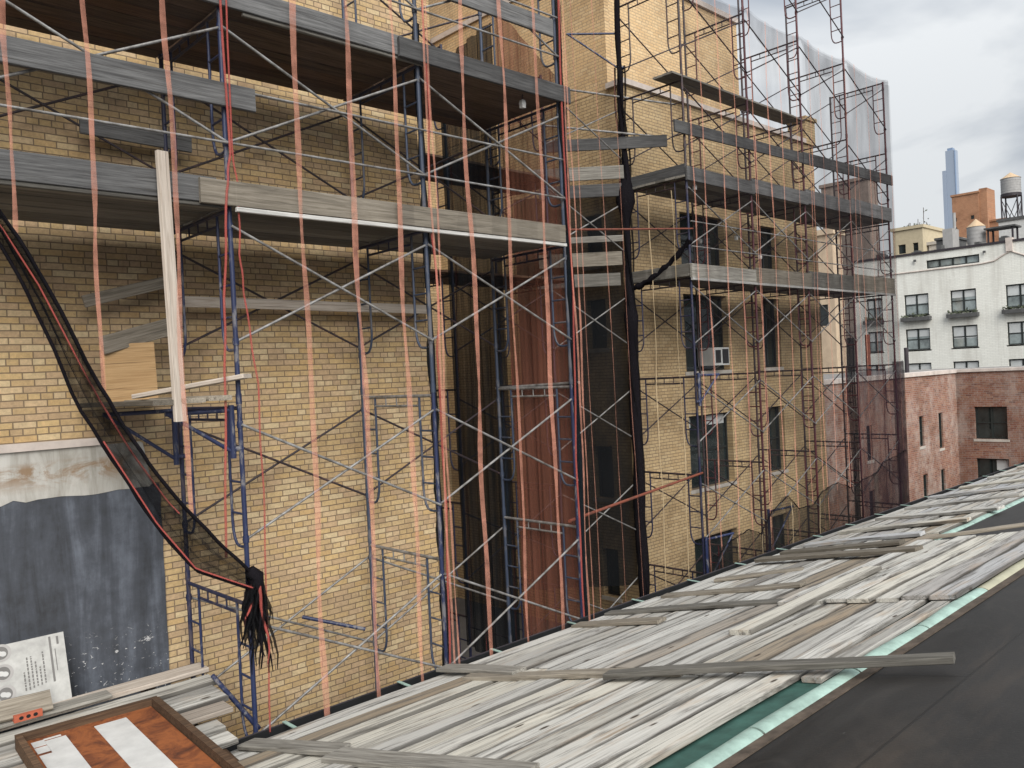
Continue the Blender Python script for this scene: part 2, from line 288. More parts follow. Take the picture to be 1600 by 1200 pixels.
def coating():
    s = NT('grey_blue_waterproofing'); o = s.coord()
    a = s.noise(s.mapping(o, (3.2, 1, 0.35)), 1.4, 8, 0.65, 0.5); b = s.noise(o, 5.0, 6, 0.7)
    col = s.ramp(s.math('ADD', s.math('MULTIPLY', a, 0.65), s.math('MULTIPLY', b, 0.35)), [(0.34, (0.028, 0.030, 0.034)), (0.5, (0.060, 0.067, 0.082)), (0.68, (0.135, 0.152, 0.185))])
    sp = s.n('ShaderNodeSeparateXYZ', _0=o)
    low = s.n('ShaderNodeMapRange', _0=sp.outputs[2], _1=-2.45, _2=-2.95).outputs[0]
    fl = s.n('ShaderNodeMapRange', _0=s.noise(s.mapping(o, (0.8, 1, 1.3)), 16.0, 4, 0.6, 1.5), _1=0.635, _2=0.67).outputs[0]
    col = s.mix(s.math('MULTIPLY', fl, low), col, (0.62, 0.62, 0.62))
    return s.done(s.pbr(col, 0.6, normal=s.bump(b, 0.2, 0.01), spec=0.4))
M['coating'] = coating()
def parge():
    s = NT('stained_cement_parge'); o = s.coord(); sp = s.n('ShaderNodeSeparateXYZ', _0=o)
    a = s.noise(s.mapping(o, (3.0, 1, 0.5)), 1.8, 8, 0.7, 0.6); b = s.noise(s.mapping(o, (1, 1, 1.8), (2, 1, 4)), 2.0, 7, 0.7, 0.8)
    col = s.ramp(a, [(0.35, (0.30, 0.285, 0.25)), (0.65, (0.52, 0.51, 0.48))])
    band = s.math('MULTIPLY', s.n('ShaderNodeMapRange', _0=sp.outputs[2], _1=-0.98, _2=-0.80).outputs[0], s.n('ShaderNodeMapRange', _0=sp.outputs[2], _1=-0.64, _2=-0.72).outputs[0])
    col = s.mix(s.math('MULTIPLY', s.math('MULTIPLY', s.n('ShaderNodeMapRange', _0=b, _1=0.47, _2=0.58).outputs[0], band), 0.85), col, (0.24, 0.15, 0.08))
    return s.done(s.pbr(col, 0.85, normal=s.bump(a, 0.3, 0.01)))
M['parge'] = parge()
def rustplate():
    s = NT('rusted_orange_plate'); o = s.coord(); a = s.noise(o, 3.5, 8, 0.7, 0.6)
    return s.done(s.pbr(s.ramp(a, [(0.3, (0.035, 0.016, 0.012)), (0.44, (0.13, 0.042, 0.018)), (0.56, (0.25, 0.083, 0.028)), (0.66, (0.15, 0.05, 0.022)), (0.78, (0.06, 0.028, 0.02))]), 0.7, spec=0.3))
M['rustplate'] = rustplate()
M['brown_wood'] = wood_mat('dark_brown_frame_wood', (0.04, 0.024, 0.016), (0.14, 0.085, 0.05), None, 0.4)

# ------------------------------------------------------------------ mesh helpers
class MB:
    def __init__(s): s.v = []; s.f = []; s.sm = []
    def add(s, vs, fs, smooth=False):
        b = len(s.v); s.v += [tuple(x) for x in vs]; s.f += [tuple(i+b for i in f) for f in fs]; s.sm += [smooth]*len(fs); return s
    def box(s, a, b):
        (x0, y0, z0), (x1, y1, z1) = a, b
        return s.add([(x0, y0, z0), (x1, y0, z0), (x1, y1, z0), (x0, y1, z0), (x0, y0, z1), (x1, y0, z1), (x1, y1, z1), (x0, y1, z1)],
                     [(0, 3, 2, 1), (4, 5, 6, 7), (0, 1, 5, 4), (1, 2, 6, 5), (2, 3, 7, 6), (3, 0, 4, 7)])
    def tube(s, pts, r, n=8, radii=None):
        pts = [Vector(p) for p in pts]; vs = []; fs = []; m = len(pts); ref = None
        for i, p in enumerate(pts):
            d = (pts[min(i+1, m-1)]-pts[max(i-1, 0)]).normalized()
            if ref is None: ref = Vector((0, 0, 1)) if abs(d.z) < 0.9 else Vector((1, 0, 0))
            a = (ref - d*ref.dot(d)).normalized(); ref = a; c = d.cross(a); rr = radii[i] if radii else r
            for k in range(n):
                t = 2*math.pi*k/n; vs.append(p+(a*math.cos(t)+c*math.sin(t))*rr)
        for i in range(m-1):
            for k in range(n): fs.append((i*n+k, i*n+(k+1) % n, (i+1)*n+(k+1) % n, (i+1)*n+k))
        s.add(vs, fs, True)
        s.add([vs[k] for k in range(n)], [tuple(range(n-1, -1, -1))]); s.add([vs[(m-1)*n+k] for k in range(n)], [tuple(range(n))])
        return s
    def prism(s, poly, axis, a, b):
        n = len(poly)
        def P(p, t): return {'x': (t, p[0], p[1]), 'y': (p[0], t, p[1]), 'z': (p[0], p[1], t)}[axis]
        vs = [P(p, a) for p in poly]+[P(p, b) for p in poly]
        return s.add(vs, [tuple(range(n-1, -1, -1)), tuple(range(n, 2*n))]+[(i, (i+1) % n, n+(i+1) % n, n+i) for i in range(n)])
    def mesh(s, name):
        me = bpy.data.meshes.new(name); me.from_pydata(s.v, [], s.f); me.polygons.foreach_set('use_smooth', s.sm); me.update(); return me
    def obj(s, name, mat, parent=None, loc=(0, 0, 0)):
        o = bpy.data.objects.new(name, s.mesh(name)); COL.objects.link(o); o.location = loc
        if mat: o.data.materials.append(M[mat] if isinstance(mat, str) else mat)
        if parent: o.parent = parent
        return o
def tag(o, label, cat, group=None):
    o['label'] = label; o['category'] = cat; o['kind'] = 'thing'
    if group: o['group'] = group
    return o
def struct(o): o['kind'] = 'structure'; return o
def empty(name, loc, label, cat, group=None, rz=0):
    o = bpy.data.objects.new(name, None); o.empty_display_size = 0.2; COL.objects.link(o); o.location = loc; o.rotation_euler = (0, 0, rz)
    return tag(o, label, cat, group)
def dup(root, label, loc=None, M4=None):
    c = root.copy(); COL.objects.link(c); c['label'] = label
    if loc is not None: c.location = loc
    if M4 is not None: c.matrix_world = M4
    for ch in root.children:
        d = ch.copy(); COL.objects.link(d); d.parent = c
        for g in ch.children:
            x = g.copy(); COL.objects.link(x); x.parent = d
    return c
ORD = ['zeroth', 'first', 'second', 'third', 'fourth', 'fifth', 'sixth', 'seventh', 'eighth', 'ninth', 'tenth', 'eleventh', 'twelfth', 'thirteenth', 'fourteenth', 'fifteenth', 'sixteenth', 'seventeenth', 'eighteenth', 'nineteenth', 'twentieth']
rng = random.Random(7)

def board(name, label, cat, p0, p1, width, thick, mat, face=(0, 0, 1), group=None, parent=None, warp=0.006, chamfer=0.006, clip=0.0):
    """a plank from p0 to p1; its broad face looks along `face`"""
    p0, p1 = Vector(p0), Vector(p1); X = (p1-p0); L = X.length; X.normalize(); Z = Vector(face); Z = (Z-X*Z.dot(X)).normalized(); Y = Z.cross(X)
    h, w, c = thick/2, width/2, min(chamfer, thick*0.3)
    prof = [(-w+c, -h), (w-c, -h), (w, -h+c), (w, h-c), (w-c, h), (-w+c, h), (-w, h-c), (-w, -h+c)]
    n = max(3, int(L/0.45)); vs = []; fs = []; sd = rng.uniform(0, 99)
    for i in range(n+1):
        t = i/n; x = (t-0.5)*L; dz = warp*noise.noise(Vector((x*0.7+sd, 1.3, 0))); dy = 0.6*warp*noise.noise(Vector((x*0.9+sd, 7.1, 0)))
        for y, z in prof:
            e = 0.0
            if i in (0, n): e = 0.008*noise.noise(Vector((y*9+sd, z*9, i)))-(clip*(abs(y) > w-c*1.01) if clip else 0)*(1 if i == n else -1)*1.0
            vs.append((x+e, y*(1+0.02*noise.noise(Vector((x*1.3, sd, y)))) + dy, z+dz+0.15*warp*y/w))
    for i in range(n):
        for k in range(8): fs.append((i*8+k, i*8+(k+1) % 8, (i+1)*8+(k+1) % 8, (i+1)*8+k))
    mb = MB().add(vs, fs); mb.f += [tuple(range(7, -1, -1)), tuple(n*8+k for k in range(8))]; mb.sm += [False, False]
    o = mb.obj(name, mat, parent)
    c0 = (p0+p1)/2
    o.matrix_world = Matrix(((X.x, Y.x, Z.x, c0.x), (X.y, Y.y, Z.y, c0.y), (X.z, Y.z, Z.z, c0.z), (0, 0, 0, 1)))
    if label: tag(o, label, cat, group)
    return o
def tube_thing(name, label, cat, pts, r, mat, group=None, n=8): return tag(MB().tube(pts, r, n).obj(name, mat), label, cat, group)

# ------------------------------------------------------------------ setting: ground, court, lower roof
V1, U1, B, WD = 7.885, 3.68, 2.452, 1.53          # near scaffold run
V2, U5 = 9.524, 14.05                              # far scaffold run
H, Z0 = 1.98, -0.15
def lev(n): return Z0+n*H
def zr(v, h=0.0): return -1.845-0.21*v+h           # the sloping lower roof

struct(MB().add([(-3000, -3000, -22), (3000, -3000, -22), (3000, 3000, -22), (-3000, 3000, -22)], [(0, 1, 2, 3)]).obj('ground', 'ground'))
struct(MB().box((-9, 7.62, -6.4), (23.9, 20, lev(-3))).obj('court_floor', 'terrace'))
# lower building whose roof is the foreground: slab with slope along v
struct(MB().prism([(-9.0, zr(-9.0)), (7.55, zr(7.55)), (7.55, -22), (-9.0, -22)], 'x', -9, 33).obj('roof', 'membrane'))
# copper apron on the slope under the planks: 4 mm sheet
def slope_sheet(u0, u1, v0, v1, h, t):
    m = MB(); vs = []
    for (u, v) in ((u0, v0), (u1, v0), (u1, v1), (u0, v1)): vs += [(u, v, zr(v, h)), (u, v, zr(v, h+t))]
    m.add(vs, [(1, 3, 5, 7), (0, 6, 4, 2), (0, 2, 3, 1), (2, 4, 5, 3), (4, 6, 7, 5), (6, 0, 1, 7)]); return m
m = slope_sheet(-4, 13.4, 2.98, 3.5, 0.003, 0.006)
tag(slope_sheet(-4, 32, 5.4, 7.5, 0.003, 0.006).obj('gap_shade_sheet', 'black'), 'added black sheet painting shade into the plank gaps on the sloping roof', 'shade sheet')  # black sheets added so the gaps between planks read as deep shade
tag(slope_sheet(-4, 13.4, 3.52, 5.38, 0.003, 0.006).obj('gap_shade_sheet', 'black'), 'added black sheet painting shade into gaps of the upper plank field', 'shade sheet')
tag(m.obj('copper_sheet', 'verdigris'), 'dark green copper apron showing between the planks and the mint ridge cap', 'copper flashing')
tag(slope_sheet(13.6, 32, 4.95, 5.38, 0.003, 0.006).obj('copper_sheet', 'verdigris'), 'far copper apron under the distant planks on the roof', 'copper flashing')
def roll(name, label, u0, u1, v, r, mat, joints):
    root = empty(name, (0, 0, 0), label, 'ridge cap')
    seg = [u0]+joints+[u1]
    for i in range(len(seg)-1):
        a, b = seg[i]+0.012, seg[i+1]-0.012; mb = MB(); n = 10; k = 6; vs = []; fs = []
        for q in range(k+1):
            uu = a+(b-a)*q/k; wob = 0.012*noise.noise(Vector((uu*1.1, v, 3)))
            for j in range(n+1):
                t = math.pi*j/n; vs.append((uu, v+math.cos(t)*r*1.35+wob, zr(v, 0.002)+math.sin(t)*r*0.8+wob*0.5))
        for q in range(k):
            for j in range(n): fs.append((q*(n+1)+j, q*(n+1)+j+1, (q+1)*(n+1)+j+1, (q+1)*(n+1)+j))
        mb.add(vs, fs, True); mb.add(vs[:n+1], [tuple(range(n+1))]); mb.add(vs[-n-1:], [tuple(range(n, -1, -1))])
        mb.obj('cap_section', mat if isinstance(mat, str) else mat[min(i, len(mat)-1)], root)
    return root
tag(slope_sheet(2.0, 11.4, 2.78, 2.925, 0.004, 0.012).obj('cant_strip', 'tank_roof_dark'), 'gritty brown strip along the lower side of the mint ridge cap', 'cant strip')
roll('ridge_cap', 'mint green copper ridge cap between the planks and the dark roof membrane, nearest the camera', 2.0, 11.4, 2.94, 0.058, ['mint', 'mint', 'mint', 'mint', 'mint', 'mint_yellow'], [3.1, 4.85, 6.3, 7.7, 9.3])
roll('ridge_cap', 'distant mint copper ridge cap beyond the plank field, at the right edge', 13.55, 31, 4.92, 0.045, 'mint', [15.2, 17.0, 19, 21.5, 24.5, 27.5])
# gutter along the eaves
g = empty('gutter', (0, 0, 0), 'black open gutter running along the plank edge in front of the brick wall', 'gutter')
mb = MB(); mb.box((-6, 7.53, -3.60), (32, 7.82, -3.588)); mb.box((-6, 7.53, -3.588), (32, 7.545, -3.42)); mb.box((-6, 7.805, -3.588), (32, 7.82, -3.43)); mb.obj('trough', 'black', g)
MB().tube([(-6, 7.825, -3.427), (32, 7.825, -3.427)], 0.009, 6).obj('lip', 'steel_dark', g)
for i in range(22): MB().box((1.1+i*1.42, 7.50, -3.413), (1.14+i*1.42, 7.83, -3.404)).obj('strap', 'mint', g)

# ------------------------------------------------------------------ brick apartment house
bld = empty('apartment_building', (0, 9.72, -6.1), 'tan brick apartment house with set back tower, wrapped in scaffold', 'building')
def bobj(mb, name, mat, parent=bld):
    o = mb.obj(name, mat); o.parent = parent
    o.matrix_parent_inverse = Matrix.Translation((0, 0, 0))
    if parent is bld: o.location = (0, -9.72, 6.1)
    return o
def holes_wall(axis, c0, depth, a0, a1, z0, z1, holes):
    """wall slab made of boxes round rectangular holes (a, z ranges)"""
    mb = MB(); zs = sorted({z0, z1, *[h[2] for h in holes], *[h[3] for h in holes]})
    zs = [z for z in zs if z0 <= z <= z1]
    for zi in range(len(zs)-1):
        za, zb = zs[zi], zs[zi+1]; zm = (za+zb)/2
        cut = sorted((h[0], h[1]) for h in holes if h[2] < zm < h[3]); x = a0
        for h0, h1 in cut+[(a1, a1)]:
            if h0 > x:
                if axis == 'x': mb.box((x, c0, za), (h0, c0+depth, zb))
                else: mb.box((c0, x, za), (c0+depth, h0, zb))
            x = max(x, h1)
    return mb
def window(parent, axis, c, a0, a1, z0, z1, mat_glass='window_glass_dark', mull=1, sash=True, sill='stone', blind=0.0, fr=0.05, sillh=0.09, sillout=0.06, name='window', off=(0, 0, 0), blinds=None):
    """frame (the part) with pane and sill sub-parts; c is the outer plane of the frame, growing inward"""
    def bx(mb, x0, x1, d0, d1, za, zb):
        if axis == 'x': mb.box((x0, c+d0, za), (x1, c+d1, zb))
        else: mb.box((c+d0, x0, za), (c+d1, x1, zb))
    f = MB(); bx(f, a0, a0+fr, 0, .08, z0, z1); bx(f, a1-fr, a1, 0, .08, z0, z1); bx(f, a0+fr, a1-fr, 0, .08, z0, z0+fr); bx(f, a0+fr, a1-fr, 0, .08, z1-fr, z1)
    ms = [a0+(a1-a0)*k/(mull+1) for k in range(1, mull+1)]
    for x in ms: bx(f, x-fr*0.7, x+fr*0.7, 0.004, .075, z0+fr, z1-fr)
    if sash:
        zm = (z0+z1)/2; xs = [a0+fr]+[q for x in ms for q in (x-fr*.7, x+fr*.7)]+[a1-fr]
        for i in range(0, len(xs), 2): bx(f, xs[i], xs[i+1], 0.01, .07, zm-fr*0.4, zm+fr*0.4)
    w = f.obj(name, 'frame_dark', parent); w.location = off
    p = MB(); bx(p, a0+fr*.5, a1-fr*.5, .045, .052, z0+fr*.5, z1-fr*.5); p.obj('pane', mat_glass, w)
    if sill:
        s = MB(); bx(s, a0-.06, a1+.06, -.12-sillout, -.0, z0-sillh, z0-.003); s.obj('sill', sill, w)
    for (b0, b1, h) in (blinds or ([(0, 1, blind)] if blind else [])):
        q = MB(); bx(q, a0+fr+(a1-a0-2*fr)*b0, a0+fr+(a1-a0-2*fr)*b1, .036, .0445, z1-fr-(z1-z0)*h, z1-fr); q.obj('blind', 'blind', w)
    return w
OFF = (0, -9.72, 6.1)
# near wing
bobj(MB().box((-9, 9.72, lev(-3)), (7.5, 19, 16)), 'wall', 'brick_x')
# waterproof coating and cement band on the wall foot
mb = MB(); n = 40; pv = []
for i in range(n+1):
    u = -1+4.52*i/n; pv.append((u, -1.03+0.045*noise.noise(Vector((u*3.1, 2, 0)))+0.03*noise.noise(Vector((u*9, 5, 0)))))
edge = [(3.53+0.012*noise.noise(Vector((z*4, 0, 9))), z) for z in [-1.2-0.15*k for k in range(17)]]
mb.prism([(-1, -4.05)]+[(3.54, -4.05)]+edge[::-1]+pv[::-1], 'y', 9.700, 9.7205); bobj(mb, 'wall_coating', 'coating')
low = [(u, z-0.02) for u, z in pv]
mb = MB().prism(low[:-1]+[(3.44, -1.02), (3.40, -0.80), (3.36, -0.55), (3.33, -0.53), (-1, -0.53)], 'y', 9.692, 9.7215); bobj(mb, 'cement_band', 'parge')
mb = MB().prism([(-1, -0.53), (2.95, -0.53), (2.9, -0.45), (-1, -0.43)], 'y', 9.655, 9.722); bobj(mb, 'flashing_strip', 'coping')
# far wing: front wall with windows, side wall of the court, core, tower
rows = [(-5.2, -4.08), (-2.9, -1.15), (-0.09, 1.76), (2.45, 3.70)]
cols = [(16.42, 18.30), (20.02, 20.92)]
holes = [(a, b, z0, z1) for z0, z1 in rows for a, b in cols]
bobj(holes_wall('x', 11.37, 0.34, 14.5, 23.3, -22, 6.30, holes), 'wall', 'brick2_x')
sh = [(12.15, 12.72, 0.55, 1.67), (12.12, 12.6, -5.17, -4.06), (12.15, 12.72, -2.9, -1.7), (12.15, 12.72, 2.45, 3.6)]
bobj(holes_wall('y', 14.5, 0.34, 11.71, 18.0, -22, 6.30, sh), 'wall', 'brick2_y')
bobj(MB().box((14.842, 11.712, -22), (23.3, 19, 6.29)), 'core', 'dark_shed')
bobj(MB().box((7.5, 18.0, lev(-3)), (14.5, 19, 14.0)), 'wall', 'brick2_x')
for i, (z0, z1) in enumerate(rows):
    for j, (a, b) in enumerate(cols):
        window(bld, 'x', 11.53, a, b, z0, z1, mull=1 if j == 0 else 0, off=OFF, blinds=[(0.0, 0.16, .14), (.5, 0.98, .13)] if (i, j) == (1, 0) else None)
for a, b, z0, z1 in sh: window(bld, 'y', 14.66, a, b, z0, z1, mull=0, off=OFF)
bobj(MB().box((15.2, 13.5, 9.4), (17.6, 18.9, 13.2)), 'bulkhead', 'peach_y')
# parapet coping, end pier, tower
bobj(MB().box((14.42, 11.29, 6.30), (22.75, 11.79, 6.42)), 'coping', 'coping')
mb = MB().box((22.75, 11.31, 6.30), (23.34, 11.85, 6.98)); mb.box((22.70, 11.26, 6.98), (23.39, 11.90, 7.08)); bobj(mb, 'end_pier', 'brick2_x')
bobj(MB().box((14.75, 12.02, 6.29), (20.45, 19, 9.36)), 'tower_wall', 'peach_x')
bobj(MB().box((14.60, 11.87, 6.36), (14.748, 19, 9.36)), 'tower_side_wall', 'peach_y')
bobj(MB().box((14.55, 11.95, 9.36), (20.5, 19, 9.50)), 'tower_coping', 'coping')

# window air conditioner
ac = empty('air_conditioner', (17.5, 11.2, 0.0), 'white window air conditioner in the far wing, above the blue bracket', 'air conditioner')
mb = MB().box((-0.36, -0.14, 0.03), (0.30, 0.32, 0.46)); mb.obj('housing', 'ac_white', ac)
mb = MB().box((-0.30, -0.15, 0.09), (-0.08, -0.139, 0.40)); mb.box((0.0, -0.15, 0.07), (0.26, -0.139, 0.42)); mb.obj('grille', 'ac_dark', ac)
MB().tube([(0.1, 0.0, 0.03), (0.1, 0.3, -0.12)], 0.012, 6).obj('support', 'ac_white', ac)

# ------------------------------------------------------------------ scaffold frames
def frame_meshes():
    def leg(x):
        m = MB().tube([(0, x, 0), (0, x, H-0.004)], 0.025, 10); m.tube([(0, x, 0.0), (0, x, 0.11)], 0.030, 10)
        for z in (H-0.2, H-1.35): m.tube([(-0.035, x, z), (0.035, x, z)], 0.008, 6); m.tube([(0, x, z-.035), (0, x, z+.035)], 0.033, 8)
        return m.mesh('leg')
    hd = MB().tube([(0, 0.02, H-0.035), (0, WD-0.02, H-0.035)], 0.0205, 10).tube([(0, 0.29, H-0.155), (0, WD-0.29, H-0.155)], 0.015, 8)
    for x in (0.53, WD/2, WD-0.53): hd.tube([(0, x, H-0.05), (0, x, H-0.145)], 0.010, 6)
    def lad(sgn, x0):
        x = lambda d: x0+sgn*d
        pts = [(0, x(.285), H-0.04), (0, x(.285), 0.80)]+[(0, x(.285-0.12*(1-math.cos(t))), 0.80-0.25*math.sin(t)) for t in (0.4, 0.8, 1.2, 1.57)]+[(0, x(.10), 0.545), (0, x(.01), 0.555)]
        m = MB().tube(pts, 0.0155, 8)
        for z in (0.88, 1.20, 1.52): m.tube([(0, x(.0), z), (0, x(.285), z)], 0.0125, 8)
        return m.mesh('ladder')
    return leg(0), leg(WD), hd.mesh('header'), lad(1, 0), lad(-1, WD)
FM = frame_meshes()
def colour_set(front, rear, head, ladder):
    res = []
    for nm, me, mt in zip(('leg', 'leg', 'header', 'ladder', 'ladder'), FM, (front, rear, head, ladder, ladder)):
        c = me.copy(); c.materials.append(M[mt]); res.append((nm, c))
    return res
SETS = {'blue': colour_set('blue', 'navy', 'navy', 'blue'), 'steel': colour_set('steel_blue', 'steel_blue', 'navy', 'steel_blue'), 'navy': colour_set('navy', 'navy', 'dark', 'navy'),
        'maroon': colour_set('maroon', 'dark', 'dark', 'maroon'), 'dark': colour_set('dark', 'dark', 'dark', 'dark'), 'grey': colour_set('blue', 'steel_blue', 'galv', 'steel_blue')}
WHERE = {-2: 'lowest tier', -1: 'tier just above roof edge', 0: 'tier topping out at eye level', 1: 'tier under lower deck', 2: 'tier between decks', 3: 'tier above upper deck', 4: 'tier at net top', 5: 'topmost tier'}
def frame(u, v, n, cset, label, group):
    r = empty('scaffold', (u, v, lev(n-1)), label, 'scaffold frame', group)
    for nm, me in SETS[cset]:
        o = bpy.data.objects.new(nm, me); COL.objects.link(o); o.parent = r
    return r
LP = {0: 'post off the left edge', 1: 'blue post', 2: 'wall corner post', 3: 'rust netting post'}
RP = {0: 'first post', 1: 'second post', 2: 'third post', 3: 'fourth post', 4: 'end post'}
for k in range(4):
    for n in range(-2, 4):
        c = 'blue' if k == 1 else ('steel' if k in (2, 3) and n > 0 else 'grey')
        col = 'navy blue' if c == 'blue' else 'dull blue'
        frame(U1+(k-1)*B, V1, n, c, f'{col} near scaffold frame, {LP[k]}, {WHERE[n]}', 'frames of the near scaffold')
for k in range(5):
    for n in range(-2, 6 if k in (1, 2, 3) else 5):
        c = ('navy' if n < 3 else 'dark') if k == 0 else 'maroon'
        frame(U5+k*2.453, V2, n, c, f'{"navy" if c == "navy" else ("blackish" if c == "dark" else "maroon")} far scaffold frame, {RP[k]}, {WHERE[n]}', 'frames of the far scaffold')
for k, u in enumerate((U5-2*B, U5-B)):
    for n in range(-2, 4):
        frame(u, 11.07, n, 'navy', f'dark scaffold frame in the court, {"left" if k == 0 else "right"} post, {WHERE[n]}', 'frames in the court')

# cross braces and rails
def brace_meshes(L):
    d = H-0.2; e = H-1.35
    a = MB().tube([(0, 0, d), (L, 0, e)], 0.0145, 8).mesh('bar'); b = MB().tube([(0, 0.03, e), (L, 0.03, d)], 0.0145, 8).mesh('bar')
    piv = MB().tube([(L/2, -0.02, (d+e)/2), (L/2, 0.05, (d+e)/2)], 0.014, 6).mesh('pivot'); return a, b, piv
BM = brace_meshes(B); BD = []
for me in BM: me.materials.append(M['galv'])
for me in BM:
    c = me.copy(); c.materials.clear(); c.materials.append(M['dark']); BD.append(c)
def brace(u, v, n, label, group, dark=False):
    r = empty('cross_brace', (u, v, lev(n-1)), label, 'cross brace', group)
    for nm, me in zip(('bar', 'bar', 'pivot'), BD if dark else BM):
        o = bpy.data.objects.new(nm, me); COL.objects.link(o); o.parent = r
BAY = {0: 'leftmost bay', 1: 'bay right of the blue post', 2: 'bay left of the rust netting'}
for k in range(3):
    for n in range(-2 if k else 2, 4):
        brace(U1+(k-1)*B, V1-0.04, n, f'front brace, near scaffold, {BAY[k]}, {WHERE[n]}', 'front cross braces of the near scaffold')
        brace(U1+(k-1)*B, V1+WD+0.02, n, f'rear brace, near scaffold, {BAY[k]}, {WHERE[n]}', 'rear cross braces of the near scaffold', dark=n > -1)
RB = ['first bay', 'second bay', 'third bay', 'end bay']
for k in range(4):
    for n in range(-2, 5):
        brace(U5+k*2.453, V2-0.04, n, f'front brace, far scaffold, {RB[k]}, {WHERE[n]}', 'front cross braces of the far scaffold', dark=n > 2)
        brace(U5+k*2.453, V2+WD+0.02, n, f'rear brace, far scaffold, {RB[k]}, {WHERE[n]}', 'rear cross braces of the far scaffold', dark=True)
for k in (1, 2):
    brace(U5+k*2.453, V2-0.04, 5, f'cross brace high against the sky, {RB[k]} of the far scaffold', 'front cross braces of the far scaffold', dark=True)
for k in range(2):
    for n in range(-2, 4):
        brace(U5-(2-k)*B, 11.04, n, f'cross brace across the shaded court, {"left" if k == 0 else "right"} bay, {WHERE[n]}', 'cross braces in the court', dark=(k == 0))
for k in range(3):
    for n, dk in ((1, 'lower'), (2, 'upper')):
        for j, dz in enumerate((0.62, 1.16)):
            if n == 2 and k == 1 and j == 1: continue
            tube_thing('guard_rail', f'{"lower" if j == 0 else "upper"} thin guard rail above the {dk} deck, {BAY[k]}', 'guard rail', [(U1+(k-1)*B, V1-0.06, lev(n)+dz), (U1+k*B, V1-0.06, lev(n)+dz)], 0.0135, 'galv', 'guard rails of the near scaffold')
for k in range(4):
    for n, dk in ((1, 'lower'), ):
        for j, dz in enumerate((0.6, 1.1)):
            tube_thing('guard_rail', f'thin grey guard rail, {"lower" if j == 0 else "upper"} of its pair, far scaffold, {RB[k]}', 'guard rail', [(U5+k*2.453, V2-0.06, lev(n)+dz), (U5+(k+1)*2.453, V2-0.06, lev(n)+dz)], 0.0135, 'galv', 'guard rails of the far scaffold')
tube_thing('scaffold_tube', 'rusty red tube tying near and far scaffolds below eye level', 'scaffold tube', [(8.40, 7.87, -2.05), (14.10, 9.50, -2.12)], 0.024, 'rust')
tube_thing('scaffold_tube', 'thin rust orange tube tying near and far scaffolds between the decks', 'scaffold tube', [(8.58, 7.87, 2.02), (14.10, 9.46, 2.78)], 0.016, 'rust')
tube_thing('scaffold_tube', 'pale tube at the head of the near scaffold end frame at eye level', 'scaffold tube', [(8.62, 9.5, -0.17), (8.66, 7.8, -0.13)], 0.022, 'galv')
for j, (a, b) in enumerate(((7.2, 7.0), (6.4, 6.2))):
    tube_thing('scaffold_tube', f'{"upper" if j == 0 else "lower"} grey tube jutting past the black net bundle near the top', 'scaffold tube', [(12.2, 11.6, a-1.35), (15.2-j*.6, 10.5, b-1.35+0.1)], 0.022, 'galv')

# ------------------------------------------------------------------ decks and toe boards
def deck(u0, u1, v0, nrow, z, mat, who, step=B, group=None, width=0.235):
    k = 0; u = u0
    while u < u1-0.2:
        e = min(u+step, u1); k += 1
        for r in range(nrow):
            v = v0+width/2+r*(width+0.006)
            dz = rng.uniform(-0.006, 0.006)
            board('deck_plank', f'{who}, {ORD[r+1]} from outer edge, {ORD[k]} bay from left', 'plank', (u+0.008+rng.uniform(0, .02), v, z+0.028+dz), (e-0.008, v, z+0.028+dz), width, 0.045, mat, group=group)
        u = e
deck(U1-B-0.5, U1-B, V1-0.02, 7, lev(2), 'wood_deck', 'outrigger plank of near upper deck', group='planks of the near upper deck')
deck(U1-B, U1+2*B+0.1, V1-0.02, 7, lev(2), 'wood_deck', 'dark brown plank of the near upper deck', group='planks of the near upper deck')
deck(U1-B, U1+2*B+0.05, V1-0.02, 7, lev(1), 'wood_deck2', 'grey plank of the near lower deck', group='planks of the near lower deck')
deck(U5-0.1, U5+4*2.453, V2-0.02, 6, lev(2), 'wood_deck2', 'grey plank of the far upper deck', step=2.478, group='planks of the far upper deck')
deck(U5-0.1, U5+4*2.453, V2-0.02, 6, lev(1), 'wood_deck2', 'grey plank of the far lower deck', step=2.478, group='planks of the far lower deck')
deck(8.6, 12.25, 11.07, 6, lev(2), 'wood_deck', 'shaded plank of the court upper deck', step=2.75, group='planks of the court upper deck')
deck(8.6, 12.25, 11.07, 6, lev(1), 'wood_deck', 'shaded plank of the court lower deck', step=2.75, group='planks of the court lower deck')
deck(13.7, 19.0, V2-0.02, 2, lev(3)+0.03, 'wood_deck2', 'high walkway plank of the far scaffold', step=2.453, group='high walkway planks')

F = (0, -1, 0)
TB = 'toe boards'
def toe(label, u0, u1, v, z0, z1, mat, grp=TB, z0b=None, z1b=None, clip=0.0, th=0.042):
    zb0 = z0 if z0b is None else z0b; zb1 = z1 if z1b is None else z1b
    return board('toe_board', label, 'toe board', (u0, v, (z0+z1)/2), (u1, v, (zb0+zb1)/2), z1-z0, th, mat, face=F, group=grp, clip=clip)
toe('dark grey toe board of the near lower deck, left of the pale upright', 0.6, 3.52, 7.81, 1.83, 2.08, 'wood_grey')
toe('tan toe board with chipped corners starting left of the blue post', 3.32, 5.72, 7.765, 1.81, 2.055, 'wood_tan', clip=0.02)
toe('tan toe board of the near lower deck ending at the rust netting', 5.63, 8.42, 7.72, 1.80, 2.04, 'wood_tan')
toe('dark toe board of the near upper deck, left of the wall corner', 0.5, 6.0, 7.81, 3.80, 4.03, 'wood_grey')
toe('grey toe board of the near upper deck lapped over its neighbour', 5.78, 8.70, 7.765, 3.77, 4.00, 'wood_grey')
toe('wide grey guard board across the leftmost bay between decks', 0.6, 3.97, 7.80, 2.80, 3.03, 'wood_grey')
